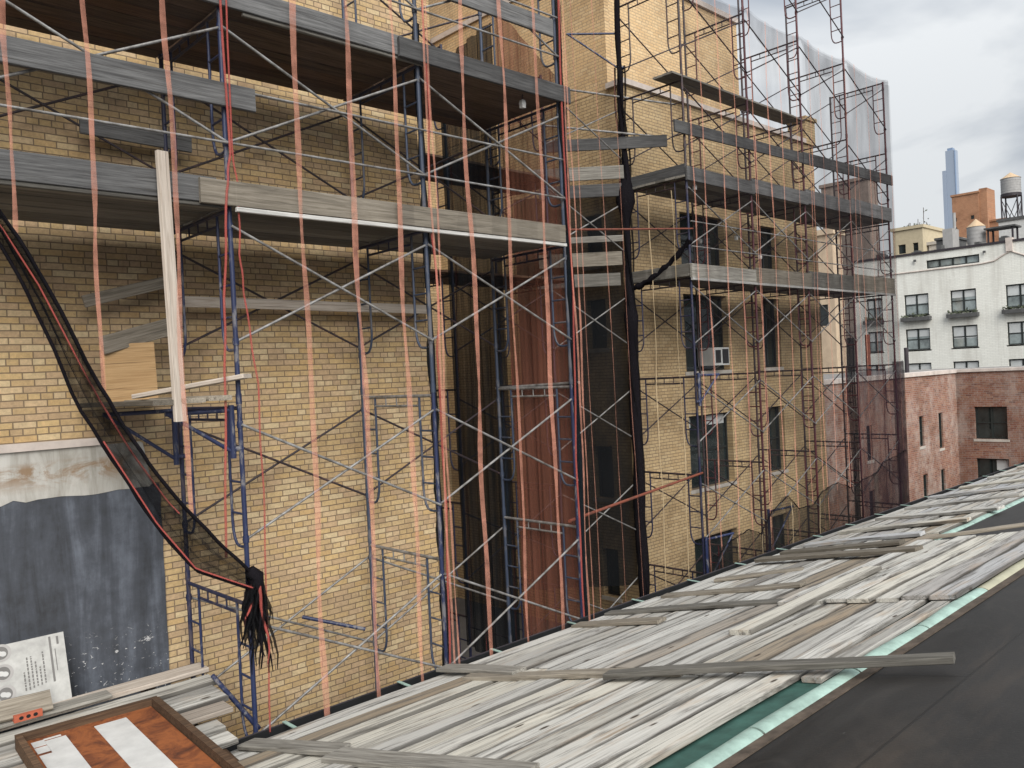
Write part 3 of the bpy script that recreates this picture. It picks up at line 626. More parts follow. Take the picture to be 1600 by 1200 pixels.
toe('grey guard board above the upper deck left of the rust netting', 6.55, 8.45, 7.80, 4.66, 4.90, 'wood_grey')
board('guard_board', 'short grey board behind the brick side rails at upper left', 'board', (2.79, 9.42, 2.875), (3.98, 9.42, 2.845), 0.17, 0.04, 'wood_grey', face=F)
toe('pale trim batten under the toe board of the near lower deck, right part', 3.68, 8.45, 7.735, 1.752, 1.797, 'wood_trim', 'edge battens')
toe('grey trim batten under the toe board of the near lower deck, left part', 0.6, 3.6, 7.83, 1.79, 1.83, 'wood_batten', 'edge battens')
toe('grey trim batten along the near upper deck edge', 3.9, 6.2, 7.84, 3.765, 3.80, 'wood_batten', 'edge battens')
for k in range(4):
    ua, ub = U5-0.08+k*2.453, U5+0.02+(k+1)*2.453; wd = ['first', 'second', 'third', 'end'][k]
    toe(f'grey toe board on the far upper deck, {wd} bay', ua, ub, 9.46, 3.74+0.03*k, 4.02+0.06*k, 'wood_grey')
    toe(f'pale grey toe board on the far lower deck, {wd} bay', ua, ub, 9.46, 1.80, 2.08+0.05*k, 'wood_batten')
    toe(f'pale trim batten under the far lower deck, {wd} bay', ua, ub, 9.445, 1.745, 1.797, 'wood_trim', 'edge battens')
toe('long dark guard board above the far upper deck, first half', 13.62, 18.9, 9.455, 4.64, 4.88, 'wood_grey', z0b=4.75, z1b=5.0)
toe('long dark guard board above the far upper deck, end half', 18.8, 24.0, 9.44, 4.74, 5.02, 'wood_grey', z0b=4.85, z1b=5.14)
board('toe_board', 'dark toe board on the corner end of the far upper deck', 'toe board', (14.0, 9.5, 3.95), (14.0, 11.1, 3.95), 0.26, 0.04, 'wood_grey', face=(-1, 0, 0), group=TB)
board('toe_board', 'brown toe board on the corner end of the far lower deck', 'toe board', (14.0, 9.5, 1.96), (14.0, 11.1, 1.96), 0.26, 0.04, 'wood_deck2', face=(-1, 0, 0), group=TB)
dg = Vector((-0.72, 0.69, 0)).normalized(); fc = dg.cross(Vector((0, 0, 1)))
if fc.y > 0: fc = -fc
for lab, p, L, w, mt in (('upper grey board closing the court beside the black net bundle', (13.84, 10.93, 4.19), 1.9, .28, 'wood_batten'),
                         ('second grey board closing the court, edge of the upper deck', (13.80, 10.97, 3.82), 1.75, .27, 'wood_grey'),
                         ('thin pale board closing the court above the lower deck', (13.78, 10.97, 2.80), 1.75, .13, 'wood_batten'),
                         ('grey board closing the court above the lower deck', (13.74, 11.0, 2.38), 1.75, .29, 'wood_batten'),
                         ('lowest grey board closing the court at the lower deck', (13.70, 11.03, 1.94), 1.75, .27, 'wood_batten'),
                         ('dark grey board passing behind the black net bundle high up', (14.52, 10.28, 4.80), 2.6, .25, 'wood_grey')):
    P = Vector(p); board('toe_board', lab, 'toe board', P, P+dg*L, w, 0.042, mt, face=fc, group=TB)
# loose boards and the bracket platform at the left
board('timber_upright', 'pale vertical timber standing in front of the lower deck at left', 'timber', (3.03, 7.74, -0.27), (2.985, 7.74, 2.24), 0.115, 0.05, 'wood_pale', face=(0.25, -1, 0), group=None)
board('plank', 'long pale board fixed across the brick wall below the lower deck', 'board', (3.7, 9.36, 1.03), (7.28, 9.36, 1.01), 0.125, 0.04, 'wood_pale', face=F)
board('plank', 'short weathered board slanting across the brick wall left of the upright', 'board', (2.72, 9.36, 1.0), (3.72, 9.38, 1.28), 0.13, 0.035, 'wood_tan', face=F)
board('plank', 'weathered board tilted across the top of the plywood panel', 'board', (2.78, 9.05, 0.52), (3.72, 9.25, 0.78), 0.19, 0.035, 'wood_tan', face=F)
board('plywood_panel', 'square of orange plywood standing on the bracket platform', 'plywood', (2.80, 9.10, 0.22), (3.33, 9.10, 0.24), 0.62, 0.02, 'plywood', face=F)
pf = 'planks of the bracket platform'
for i in range(3):
    board('platform_plank', f'weathered plank of the small bracket platform, {ORD[i+1]} from the left', 'plank', (2.90+i*.26, 7.72, -0.09+0.01*i), (2.82+i*.26, 9.6, -0.09+0.01*i), 0.24, 0.05, 'wood_tan', group=pf)
board('platform_plank', 'tilted pale plank lying on the bracket platform toward the blue post', 'plank', (2.95, 8.6, -0.02), (3.72, 7.75, 0.13), 0.2, 0.045, 'wood_pale', group=pf)
def bracket(label, u, v, z, du, dv, L, drop, mat='blue'):
    r = empty('scaffold_bracket', (u, v, z), label, 'bracket', 'blue scaffold brackets')
    d = Vector((du, dv, 0)).normalized()
    MB().tube([(0, 0, 0), d*L], 0.024, 8).obj('arm', mat, r)
    MB().tube([d*(L-0.02), Vector((0, 0, -drop))], 0.020, 8).obj('strut', mat, r)
    m = MB().tube([(0, 0, 0.05), (0, 0, -drop-0.06)], 0.033, 8); m.tube([(0, 0, -drop+0.03), d*-0.1+Vector((0, 0, -drop+0.03))], .028, 8); m.obj('clamp_tube', mat, r)
    return r
bracket('blue bracket on the blue post carrying the small platform', 3.60, 7.90, -0.20, -1, 0.15, 0.62, 0.42)
bracket('blue bracket on the rear post carrying the small platform', 3.60, 9.36, -0.20, -1, 0, 0.75, 0.55)
bracket('blue bracket on the first far post at eye level', 14.05, 9.45, -0.16, 1, -0.12, 0.62, 0.55)
bracket('blue bracket low on the first far post by the roof edge', 14.05, 9.45, -3.45, 1, -0.12, 0.85, 0.9)
bracket('blue bracket low on the second far post by the roof edge', 16.5, 9.45, -3.25, 1, -0.12, 0.9, 0.9)
bracket('blue bracket high beside the black net bundle', 13.95, 11.0, 7.15, -0.75, 0.6, 1.1, 0.75)
tube_thing('scaffold_tube', 'loose blue arm on the near wall scaffold below the eye level frame', 'scaffold tube', [(5.02, 9.30, -2.85), (5.6, 8.8, -3.05)], 0.024, 'blue')
tube_thing('scaffold_tube', 'blue raking tube from the plank stack to the blue post foot', 'scaffold tube', [(3.62, 8.72, -3.05), (3.72, 7.9, -3.42)], 0.026, 'blue')

# ------------------------------------------------------------------ debris netting
def net(name, label, mat, P, nu, nz_, stripes=(), stripe_mat='stripe', sw=0.085, cat='debris net', group=None, wav=0.035, out_=(0, -1, 0), seed=0.0):
    """P(s,t) gives the sheet for s along, t up; both 0..1.  Ribbons are woven 8 mm in front of it."""
    O = Vector(out_)
    def Q(s, t):
        p = Vector(P(s, t)); d = wav*(noise.noise(Vector((s*nu*0.35+seed, t*2.0, seed)))+0.5*noise.noise(Vector((s*nu*1.1, t*4, seed+4)))); return p+O*d
    mb = MB(); vs = [Q(i/nu, j/nz_) for j in range(nz_+1) for i in range(nu+1)]
    fs = [(j*(nu+1)+i, j*(nu+1)+i+1, (j+1)*(nu+1)+i+1, (j+1)*(nu+1)+i) for j in range(nz_) for i in range(nu)]
    mb.add(vs, fs, True); o = mb.obj(name, mat); tag(o, label, cat, group)
    for st in stripes:
        s0, s1, t0, t1 = st[:4]; w = st[4] if len(st) > 4 else sw; n = 40; sv = []; sf = []; ph = rng.uniform(0, 9)
        for j in range(n+1):
            t = t0+(t1-t0)*j/n; s = s0+(s1-s0)*j/n
            q = Q(s, t)+O*0.012; tang = (Q(min(1, s+0.01), t)-Q(max(0, s-0.01), t)).normalized()
            q = q+tang*(0.017*math.sin(j*0.33+ph)+0.007*math.sin(j*0.8+ph*2)); ww = w*(0.88+0.3*noise.noise(Vector((j*0.4, ph, 0))))*(0.5+0.5*min(1, 1.9*abs(math.cos(j*0.21+ph))))
            sv += [q-tang*ww/2, q+O*0.006, q+tang*ww/2]
        for j in range(n): sf += [(j*3, j*3+1, j*3+4, j*3+3), (j*3+1, j*3+2, j*3+5, j*3+4)]
        MB().add(sv, sf, True).obj('ribbon', stripe_mat, o)
    return o
ZT = 6.2
def stripes_u(u0, u1, z0, z1, us, zb=None, w=0.085, zt=None):
    return [((u-u0)/(u1-u0), (u-u0)/(u1-u0), ((z0 if zb is None else zb)-z0)/(z1-z0), 1 if zt is None else (zt-z0)/(z1-z0), w) for u in us]
sL = stripes_u(3.68, 8.75, -3.45, ZT, [4.38, 5.03, 5.63, 6.68, 7.35, 7.98], w=0.076)
sL += stripes_u(3.68, 8.75, -3.45, ZT, [6.10, 6.16, 8.52, 8.60], w=0.035)
net('debris_net', 'thin black netting with orange ribbons over the near scaffold right of the blue post', 'net_thin', lambda s, t: (3.68+5.07*s, 7.70, -3.45+(ZT+3.45)*t), 60, 24, sL)
# gathered drape at the left
UP = [(0.9, 2.6), (1.65, 1.52), (1.91, 1.04), (2.31, 0.11), (2.58, -0.42), (2.86, -0.88), (3.26, -1.39), (3.62, -1.80)]
LO = [(0.9, 2.45), (1.64, 1.26), (1.89, 0.66), (2.15, -0.10), (2.48, -0.72), (2.73, -1.19), (3.06, -1.66), (3.60, -1.95)]
def lerp(pts, s):
    x = s*(len(pts)-1); i = min(int(x), len(pts)-2); f = x-i; return [a+(b-a)*f for a, b in zip(pts[i], pts[i+1])]
def upz(u):
    for (a, za), (b, zb) in zip(UP[:-1], UP[1:]):
        if a <= u <= b: return za+(zb-za)*(u-a)/(b-a)
    return UP[-1][1] if u > UP[-1][0] else UP[0][1]
def Pn(s, t):
    u = 0.95+2.72*s; zl = upz(u); return (u, 7.70-0.02*math.sin(s*9), zl+(ZT-zl)*t)
net('debris_net', 'thin black netting with orange ribbons over the leftmost bay, pulled aside below', 'net_thin', Pn, 40, 24, [((u-.95)/2.72, (u-.95)/2.72, 0, 1, .078) for u in (1.74, 2.37, 3.06)], seed=3)
def Pd(s, t):
    a, b = lerp(UP, s), lerp(LO, s); fold = 0.10*(1-s*0.4)*math.sin(t*13+s*3)*math.sin(math.pi*min(1, max(0, t)))
    return (b[0]+(a[0]-b[0])*t, 7.68+fold, b[1]+(a[1]-b[1])*t)
dr = net('net_drape', 'gathered black netting sweeping down to a knot on the blue post', 'net_dense', Pd, 50, 14, wav=0.03, seed=5)
for pts, r in ((UP, 0.017), (LO, 0.015)):
    P = [Vector((*lerp(pts, k/30), 0)) for k in range(31)]
    MB().tube([(p.x, 7.66+0.02*math.sin(k*1.7), p.y) for k, p in enumerate(P)], r, 7).obj('hem', 'net_solid', dr)
MB().tube([(lerp(UP, k/24*.62+.13)[0]-0.03, 7.62, lerp(UP, k/24*.62+.13)[1]-0.10) for k in range(25)], 0.008, 6).obj('ribbon', 'stripe_red', dr)
MB().tube([(lerp(LO, k/24*.5+.5)[0], 7.62, lerp(LO, k/24*.5+.5)[1]+0.02) for k in range(25)], 0.008, 6).obj('ribbon', 'stripe_red', dr)
for t0, t1, sd in ((0.0, 0.34, 31), (0.62, 1.0, 37), (0.25, 0.7, 41)):
    mb = MB(); vs = []; nu, nv = 50, 6
    for j in range(nv+1):
        for i in range(nu+1):
            a = i/nu; t = t0+(t1-t0)*j/nv+0.05*noise.noise(Vector((a*5, sd, j))); x, y, z = Pd(a, min(1, max(0, t))); vs.append((x, y-0.03-0.035*noise.noise(Vector((a*9, j*.7, sd))), z))
    mb.add(vs, [(j*(nu+1)+i, j*(nu+1)+i+1, (j+1)*(nu+1)+i+1, (j+1)*(nu+1)+i) for j in range(nv) for i in range(nu)], True); mb.obj('net_layer', 'net_layer', dr)
kn = empty('net_knot', (3.66, 7.70, -1.86), 'frayed black and orange net tails tied in a knot on the blue post', 'net knot')
MB().tube([(-.05, 0, .10), (0, -.02, .02), (0.02, -.02, -.1)], 0.06, 8, [0.05, 0.085, 0.06]).obj('knot', 'net_solid', kn)
for i in range(46):
    a = -0.17+0.34*rng.random(); L = rng.uniform(0.35, 0.95)*(1.0 if a > -0.05 else 0.75); yy = rng.uniform(-.07, .03); ph = rng.uniform(0, 6)
    pts = [(a*0.25, yy, -0.02)]+[(a*(0.35+0.65*q/6)+0.02*math.sin(q*1.1+ph), yy+0.02*math.sin(q*1.7+ph), -0.02-L*q/6) for q in range(1, 7)]
    MB().tube(pts, 0.01, 5, [0.020, 0.019, 0.017, 0.016, 0.013, 0.010, 0.004]).obj('tail', 'stripe_red' if i % 23 == 4 else ('net_dense' if i % 3 else 'net_solid'), kn)
# cords on the blue post
def cord(label, pts, r=0.013, mat='stripe_red'):
    P = [Vector(p) for p in pts]; out_ = []
    for a, b in zip(P[:-1], P[1:]):
        for k in range(6): q = a.lerp(b, k/6); out_.append((q.x+0.006*math.sin(len(out_)*1.3), q.y, q.z))
    out_.append(tuple(P[-1])); tag(MB().tube(out_, r, 6).obj('net_rope', mat), label, 'rope', 'orange net cords')
cord('orange cord bowing left of the blue post below the lower toe board', [(3.63, 7.76, 5.5), (3.66, 7.76, 2.33), (3.60, 7.74, 1.95), (3.53, 7.76, 0.9), (3.50, 7.78, 0.06), (3.42, 7.78, -1.62)])
cord('orange cord hugging the right side of the blue post down to the roof', [(3.74, 7.76, 5.5), (3.68, 7.76, 2.4), (3.73, 7.76, 1.96), (3.71, 7.76, 1.33), (3.74, 7.76, 0.88), (3.83, 7.76, 0.05), (3.84, 7.78, -1.24), (3.79, 7.8, -3.45)], 0.010)
cord('red cord wandering beside the post at the wall corner', [(6.14, 7.76, 5.5), (6.18, 7.76, 3.2), (6.11, 7.76, 2.1), (6.19, 7.76, 0.9), (6.14, 7.78, 0.3), (6.16, 7.78, -1.5), (6.12, 7.8, -3.4)], 0.014)
cord('red cord beside the post at the rust netting', [(8.56, 7.76, 5.5), (8.52, 7.76, 3.2), (8.58, 7.76, 1.1), (8.50, 7.78, -1.2), (8.53, 7.8, -3.4)], 0.014)
# far run, front net with sagging flap at its top
ue = U5+4*2.453+0.03
def hem(u): k = ((u-U5) % 2.453)/2.453; return lev(4)+0.02-0.12*4*k*(1-k)
sR = []
uu = 14.5; i = 0
while uu < 23.7:
    sR += stripes_u(U5-.03, ue, -4.2, lev(4), [uu+0.05*math.sin(i*2.1)], w=0.05); uu += 0.66; i += 1
for k in range(5): sR += stripes_u(U5-.03, ue, -4.2, lev(4), [min(ue-.05, U5+k*2.453+0.06)], w=0.045, zt=5.2)
net('debris_net', 'black netting with red ribbons on the front of the far scaffold', 'net_mid', lambda s, t: (U5-.03+(ue-U5+.03)*s, 9.40, -4.2+(hem(U5+(ue-U5)*s)+4.2)*t), 90, 30, sR, 'stripe', seed=8)
def flap(s, t):
    u = U5+(ue-U5)*s; k = ((u-U5) % 2.453)/2.453; h = hem(u); return (u, 9.45+0.12*(1-t)*4*k*(1-k), h-(1-t)*(0.04+0.46*4*k*(1-k)))
net('net_flap', 'grey translucent net edge sagging between the top posts against the sky', 'net_veil', flap, 80, 5, wav=0.02, seed=9)
net('debris_net', 'grey netting closing the far end of the scaffold against the sky', 'net_veil', lambda s, t: (ue+0.05, 9.40+1.72*s, -4.2+(lev(4)+4.2)*t), 16, 24, [(.3, .3, .0, .8, .05), (.72, .72, 0, .8, .05)], 'stripe_red', out_=(1, 0, 0), seed=11)
net('debris_net', 'thin netting with pale cords on the corner end of the far scaffold', 'net_mid', lambda s, t: (U5-0.08, 9.42+1.6*s, -4.6+(3.6+4.6)*t), 14, 24, [(.25, .25, 0, 1, .03), (.62, .62, 0, 1, .03)], 'stripe_pale', out_=(-1, 0, 0), seed=12)
a0, a1 = Vector((8.72, 7.80, 0)), Vector((13.9, 10.85, 0))
b0, b1 = Vector((12.32, 12.74, 0)), Vector((13.97, 11.16, 0))
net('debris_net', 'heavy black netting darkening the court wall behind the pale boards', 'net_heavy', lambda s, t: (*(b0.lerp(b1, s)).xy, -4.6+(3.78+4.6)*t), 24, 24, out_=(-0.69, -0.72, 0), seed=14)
net('debris_net', 'thin netting with orange ribbons hung across the court between both scaffolds', 'net_thin', lambda s, t: (*(a0.lerp(a1, s)).xy, -4.6+(6.4+4.6)*t), 30, 24, [(.09, .06, 0, 1, .06), (.50, .37, 0, 1, .075), (.87, .74, 0, 1, .08)], 'stripe', out_=(0.5, -0.86, 0), seed=15)
# rust sheet and dark folds on the end of the near scaffold
def Prust(s, t):
    v = 7.98+1.25*s; top = 4.2+1.5*s; return (8.70+0.012*math.sin(s*21), v, -4.6+(top+4.6)*t)
net('debris_net', 'rust red netting sheet hanging on the end of the near scaffold', 'net_rust', Prust, 60, 20, [(.12, .12, 0, 1, .03), (.35, .35, 0, 1, .03), (.62, .62, 0, 1, .04), (.85, .85, 0, 1, .03), (.97, .97, 0, 1, .05)], 'stripe_red', out_=(1, 0, 0), wav=0.02, seed=16)
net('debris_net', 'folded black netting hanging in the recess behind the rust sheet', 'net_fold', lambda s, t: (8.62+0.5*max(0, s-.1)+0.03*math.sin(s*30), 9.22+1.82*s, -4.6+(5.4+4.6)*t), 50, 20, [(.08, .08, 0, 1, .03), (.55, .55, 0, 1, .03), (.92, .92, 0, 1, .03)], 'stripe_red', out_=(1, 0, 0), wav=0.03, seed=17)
for lab, x0, y0, zt_, zb_, r0 in (('slim dark netting bundle down the post beside the rust netting', 8.64, 7.86, 6.2, -4.4, .05), ('slim dark netting bundle down the post at the near wall corner', 6.17, 7.93, 4.3, -4.2, .042)):
    pp = [(x0+.03*noise.noise(Vector((k*.35, x0, 1))), y0, zt_+(zb_-zt_)*k/50) for k in range(51)]
    tag(MB().tube(pp, .05, 8, [max(.018, r0*(1+.9*noise.noise(Vector((k*.4, x0, 7))))) for k in range(51)]).obj('net_bundle', 'net_fold'), lab, 'net bundle')
# black bundle on the corner post of the far scaffold
pts = []; rad = []
for k in range(61):
    z = 8.2-13.2*k/60; pts.append((13.93+0.05*noise.noise(Vector((z*0.8, 1, 1))), 10.98+0.05*noise.noise(Vector((z*0.8, 5, 2))), z))
    rad.append(0.064+0.04*noise.noise(Vector((z*1.3, 3, 8)))+0.16*math.exp(-((z-3.65)/0.35)**2)+0.05*math.exp(-((z-1.6)/0.5)**2)+(0.06 if z < 1.2 else 0))
bu = tag(MB().tube(pts, 0.1, 10, rad).obj('net_bundle', 'net_solid'), 'bundle of black netting bound down the corner post of the far scaffold', 'net bundle')
for q in range(4):
    MB().tube([(x+0.11*math.cos(q*1.7+k*.21), y+0.11*math.sin(q*1.7+k*.21), z) for k, (x, y, z) in enumerate(pts[8:])], 0.022, 5).obj('strand', 'net_dense', bu)
P = [Vector((13.95, 10.9, 1.72)).lerp(Vector((14.05, 9.5, 2.55)), k/20) for k in range(21)]
tag(MB().tube([(p.x, p.y, p.z-0.12*math.sin(math.pi*k/20)+0.02*math.sin(k*1.9)) for k, p in enumerate(P)], 0.05, 8, [0.04+0.03*abs(math.sin(k*0.7)) for k in range(21)]).obj('net_twist', 'net_solid'), 'twisted black net strand slung from the bundle to the first far post', 'net twist')
# heavy low nets by the roof edge
LT = [(14.05, -3.95), (14.6, -3.62), (15.5, -3.48), (15.9, -3.62), (16.6, -3.20), (17.1, -2.98), (17.7, -3.35), (18.3, -3.36), (18.9, -3.06), (19.6, -3.0), (20.4, -3.2), (21.5, -3.05), (22.6, -2.75), (23.88, -2.6)]
def Plow(s, t):
    u = 14.05+9.8*s; x = [a for a in LT if a[0] <= u][-1]; k = LT.index(x); y = LT[min(k+1, len(LT)-1)]; f = (u-x[0])/max(1e-6, y[0]-x[0]); f = f*f*(3-2*f)
    top = x[1]+(y[1]-x[1])*f; return (u, 9.36+0.05*math.sin(u*4.1+t*3)*(1-t*0.5), -5.6+(top+5.6)*t)
lown = net('debris_net', 'dark doubled netting bunched low on the far scaffold by the roof edge', 'net_low', Plow, 110, 16, [(.10, .11, 0, .97, .02), (.19, .2, 0, .97, .02), (.34, .33, 0, .97, .02), (.46, .47, 0, .97, .02)], 'stripe_pale', wav=0.06, seed=19)
hp = [Vector(Plow(k/110, 1.0)) for k in range(111)]
lowhem = MB().tube([(q.x, q.y-.03+.02*math.sin(k*.9), q.z+.012*math.sin(k*1.7)) for k, q in enumerate(hp)], 0.01, 6, [.005+.008*abs(math.sin(k*.53)) for k in range(111)]).obj('hem', 'net_solid', lown)
net('debris_net', 'dense purplish black netting over the last bay of the far scaffold below eye level', 'net_heavy2', lambda s, t: (20.9+3.0*s, 9.33, -5.6+5.55*t-0.25*math.sin(s*3.1)*t), 24, 16, wav=0.05, seed=22)
net('net_fold', 'narrow dark netting fold hanging behind the last two posts', 'net_fold', lambda s, t: (21.7+0.5*s+0.04*math.sin(s*12), 9.9, -5.6+6.2*t), 14, 14, wav=0.05, seed=23)
net('debris_net', 'second layer of netting over the upper end bays of the far scaffold', 'net_mid', lambda s, t: (18.95+4.95*s, 9.36, -0.1+(lev(4)-0.15+0.1)*t-0.1*math.sin(math.pi*((s*2.02)%1))), 40, 20, wav=0.04, seed=25)
net('net_bunch', 'dark netting bunched on the end post of the far scaffold', 'net_dense', lambda s, t: (ue+0.02+0.05*math.sin(s*9), 9.30+0.32*s, -4.4+4.3*t), 12, 14, out_=(1, 0, 0), wav=0.05, seed=21)

# ------------------------------------------------------------------ planks over the sloping roof
def rp(u, v, h): return Vector((u, v, zr(v, h)))
NRM = (0, 0.2055, 0.9786)
pitch = 0.285
JT = (6.0, 9.85, 13.9, 16.9, 20.9, 25.1, 30.5)
def row(r, v, u0, u1, h, who, lens=(3.0, 4.3), dv=0.0):
    u = u0+rng.uniform(-0.15, 0.15); k = 0
    while u < u1-0.6:
        e = min([q for q in JT if q > u+0.5]+[u1])+rng.uniform(-.1, .1); e = min(e, u1+rng.uniform(-.06, .1)) if lens[0] < 4 else u1+rng.uniform(-.1, .1); k += 1
        j = rng.uniform(-0.02, 0.02); hh = h+rng.uniform(0, 0.026)
        board('weathered_plank', f'{who}, {ORD[k]} from near end, {ORD[r]} row from gutter side', 'plank', rp(u, v+j, hh), rp(e, v+j+rng.uniform(-.03, .03), hh+rng.uniform(-.004, .004)), pitch-rng.uniform(0.012, 0.045), 0.042, 'wood_roof', face=NRM, group='planks laid along the sloping roof', warp=0.012)
        u = e+rng.uniform(0.004, 0.03)
r = 0; v = 7.375
while v > 3.2:
    r += 1
    u_end = 8.95 if v < 4.85 else 30.5
    u_st = 2.7 if v > 6.6 else 1.8
    row(r, v, u_st, u_end, 0.032, 'bleached plank lying along the slope'); v -= pitch
pitch = 0.205; row(16, 3.125, 5.95, 8.95, 0.034, 'narrow bleached plank against the ridge cap'); pitch = 0.285
r = 0; v = 4.80
while v > 3.02:
    r += 1; row(r, v, 8.72, 12.9, 0.078, 'plank of the raised upper field', (4.0, 4.6)); v -= pitch
BT = 'cross planks lying over the plank rows'
def batten(label, a, b, h=0.095, w=0.17, mat='wood_batten', hb=None, th=0.042): board('cross_plank', label, 'plank', rp(*a, h), rp(*b, h if hb is None else hb), w, th, mat, face=NRM, group=BT, warp=0.02)
batten('short upper plank of the main cross line, touching the gutter', (5.82, 7.55), (5.76, 6.2), 0.115, .2)
batten('dark middle plank of the main cross line over the roof', (5.60, 6.85), (5.97, 4.3), 0.085, .15, th=.05)
batten('long plank of the main cross line jutting over the dark membrane', (5.68, 4.95), (6.32, 2.2), 0.13, .14, hb=0.14, th=.05)
batten('cross plank at the bottom edge nearest the camera', (3.44, 5.98), (3.66, 3.9), 0.085, .24, th=.05)
batten('short cross plank by the foot of the blue post', (3.36, 7.42), (3.54, 6.0), 0.085, .2)
batten('short tan cross plank just beyond the rust netting', (7.98, 7.45), (8.06, 6.1), 0.085, .2, 'wood_tan')
batten('cross plank running from the gutter to the raised field', (8.64, 7.45), (8.92, 4.85), 0.085, .17)
batten('cross plank by the black net bundle', (9.72, 7.3), (9.94, 5.25), 0.085, .2)
batten('short cross plank beyond the black net bundle', (10.75, 7.1), (11.2, 5.9), 0.085, .16)
for i, (u0, v0, u1, v1, m_) in enumerate([(12.2, 7.2, 11.95, 4.55, 'wood_tan'), (13.0, 7.2, 13.0, 5.2, 'wood_batten'), (13.85, 7.2, 13.82, 5.2, 'wood_batten'), (15.16, 7.2, 15.05, 4.9, 'wood_batten'), (16.9, 7.2, 16.2, 4.75, 'wood_batten'), (18.3, 7.2, 18.3, 5.0, 'wood_batten'), (19.9, 7.3, 20.0, 4.6, 'wood_batten'), (21.9, 7.3, 22.0, 4.8, 'wood_batten'), (24.0, 7.3, 24.1, 4.8, 'wood_batten'), (26.5, 7.3, 26.6, 4.8, 'wood_batten')]):
    batten(f'distant cross plank, {ORD[i+1]} of the row receding along the roof', (u0, v0), (u1, v1), 0.10 if v1 > 4.7 else 0.13, .235, 'wood_roof' if i > 1 else m_, th=.055)  # dark edges of the roof plank material paint in the shaded front edges
batten('thin brown plank reaching past the far ridge cap onto the membrane', (12.94, 4.75), (13.45, 3.4), 0.13, .14, 'wood_tan')
board('weathered_plank', 'pale diagonal plank lying loose near the raised field, square end toward the camera', 'plank', rp(7.34, 4.59, 0.10), rp(10.4, 4.55, 0.15), 0.26, 0.05, 'wood_roof', face=NRM)

# ------------------------------------------------------------------ lower left corner: plank stack, rusty tray, board, brick
zs = -3.15
SP = 'stacked planks at the lower left corner'
for i, (ue_, v_, w_, dz, mt, lab) in enumerate([(3.72, 9.20, .26, .06, 'wood_pale', 'long pale plank along the wall foot at the top of the corner stack'), (3.68, 8.88, .27, 0.012, 'wood_roof', 'grey plank second from the wall in the corner stack'), (3.60, 8.60, .25, -.02, 'wood_roof', 'dark grey plank third from the wall in the corner stack'),
                                               (3.55, 8.30, .25, .012, 'wood_roof', 'grey plank fourth from the wall in the corner stack'), (3.45, 7.97, .24, .02, 'wood_pale', 'pale plank fifth from the wall in the corner stack'), (3.26, 7.72, .22, -.04, 'wood_roof', 'grey plank sixth from the wall, almost under the tray'),
                                               (3.25, 7.45, .24, -.08, 'wood_roof', 'bleached lowest plank at the front of the corner stack')]):
    board('plank', lab, 'plank', (-0.6, v_+.02, zs+dz), (ue_, v_, zs+dz), w_, 0.05, mt, group=SP, warp=0.015)
for i in range(4): board('plank', f'half hidden plank under the rusty tray, {ORD[i+1]} from its back', 'plank', (-0.8, 7.2-i*.25, zs-.09+i*.0), (2.75, 7.2-i*.25, zs-.09), .24, .045, 'wood_batten', group=SP)
for v_ in (9.3, 8.2, 7.1): pass
board('bearer', 'dark timber bearer under the corner plank stack', 'timber', (3.05, 6.6, zs-.165), (3.2, 9.55, zs-.10), .1, .09, 'brown_wood')
tray = empty('tray', (1.74, 8.50, -3.075), 'shallow timber tray with a rusty orange bottom and white strips', 'tray', rz=R(-3))
TW, TD = 1.16, 2.3
MB().box((0.04, -TD, 0.0), (TW-.04, -.04, 0.02)).obj('rusty_sheet', 'rustplate', tray)
for nm, a, b in (('rim', (-.03, -.045, -.04), (TW+.03, .0, .09)), ('rim', (-.03, -TD, -.04), (.025, -.047, .085)), ('rim', (TW-.03, -TD, -.04), (TW+.035, -.047, .095))): MB().box(a, b).obj(nm, 'brown_wood', tray)
MB().box((TW*.50, -TD+.02, .0215), (TW*.74, -.17, .026)).obj('white_strip', 'white', tray)
mb = MB().box((.07, -.27, .0215), (.17, -.14, .026)); mb.box((.171, -.155, .0215), (.31, -.125, .026)); mb.box((.171, -.5, .0215), (.34, -.185, .026)); mb.box((.07, -TD, .0215), (.34, -.502, .0262)); mb.box((.07, -.44, .0215), (.169, -.30, .0258)); mb.obj('white_strip', 'white', tray)
# printed board leaning on the coated wall
sg = empty('printed_board', (1.2, 9.38, -3.10), 'white printed board with round grey pictures leaning on the dark coated wall', 'board')
lean = Matrix.Rotation(R(-20), 4, 'X'); 
pr = MB().box((0, 0, 0), (1.30, 0.012, 0.71)).obj('panel', 'sign_white', sg); 
ink = MB(); ring = MB()
def disc(mb, cx, cz, r, y, n=24): mb.add([(cx+r*math.cos(2*math.pi*k/n), y, cz+r*math.sin(2*math.pi*k/n)) for k in range(n)], [tuple(range(n-1, -1, -1))])
for i, (z0, z1) in enumerate(((.22, .40), (.22, .54), (.23, .54), (.24, .48), (.24, .42), (.25, .56))):
    x = 0.90+i*0.036; z = z0
    while z < z1:
        d = rng.uniform(.012, .035); ink.box((x, -.0024, z), (x+.014, -.0008, min(z1, z+d))); z += d+.008
ink.box((1.155, -.0024, .24), (1.175, -.0008, .69)); ink.box((1.20, -.0024, .34), (1.207, -.0008, .56)); ink.box((1.225, -.0024, .60), (1.245, -.0008, .68))
ink.obj('printing', 'ink', sg)
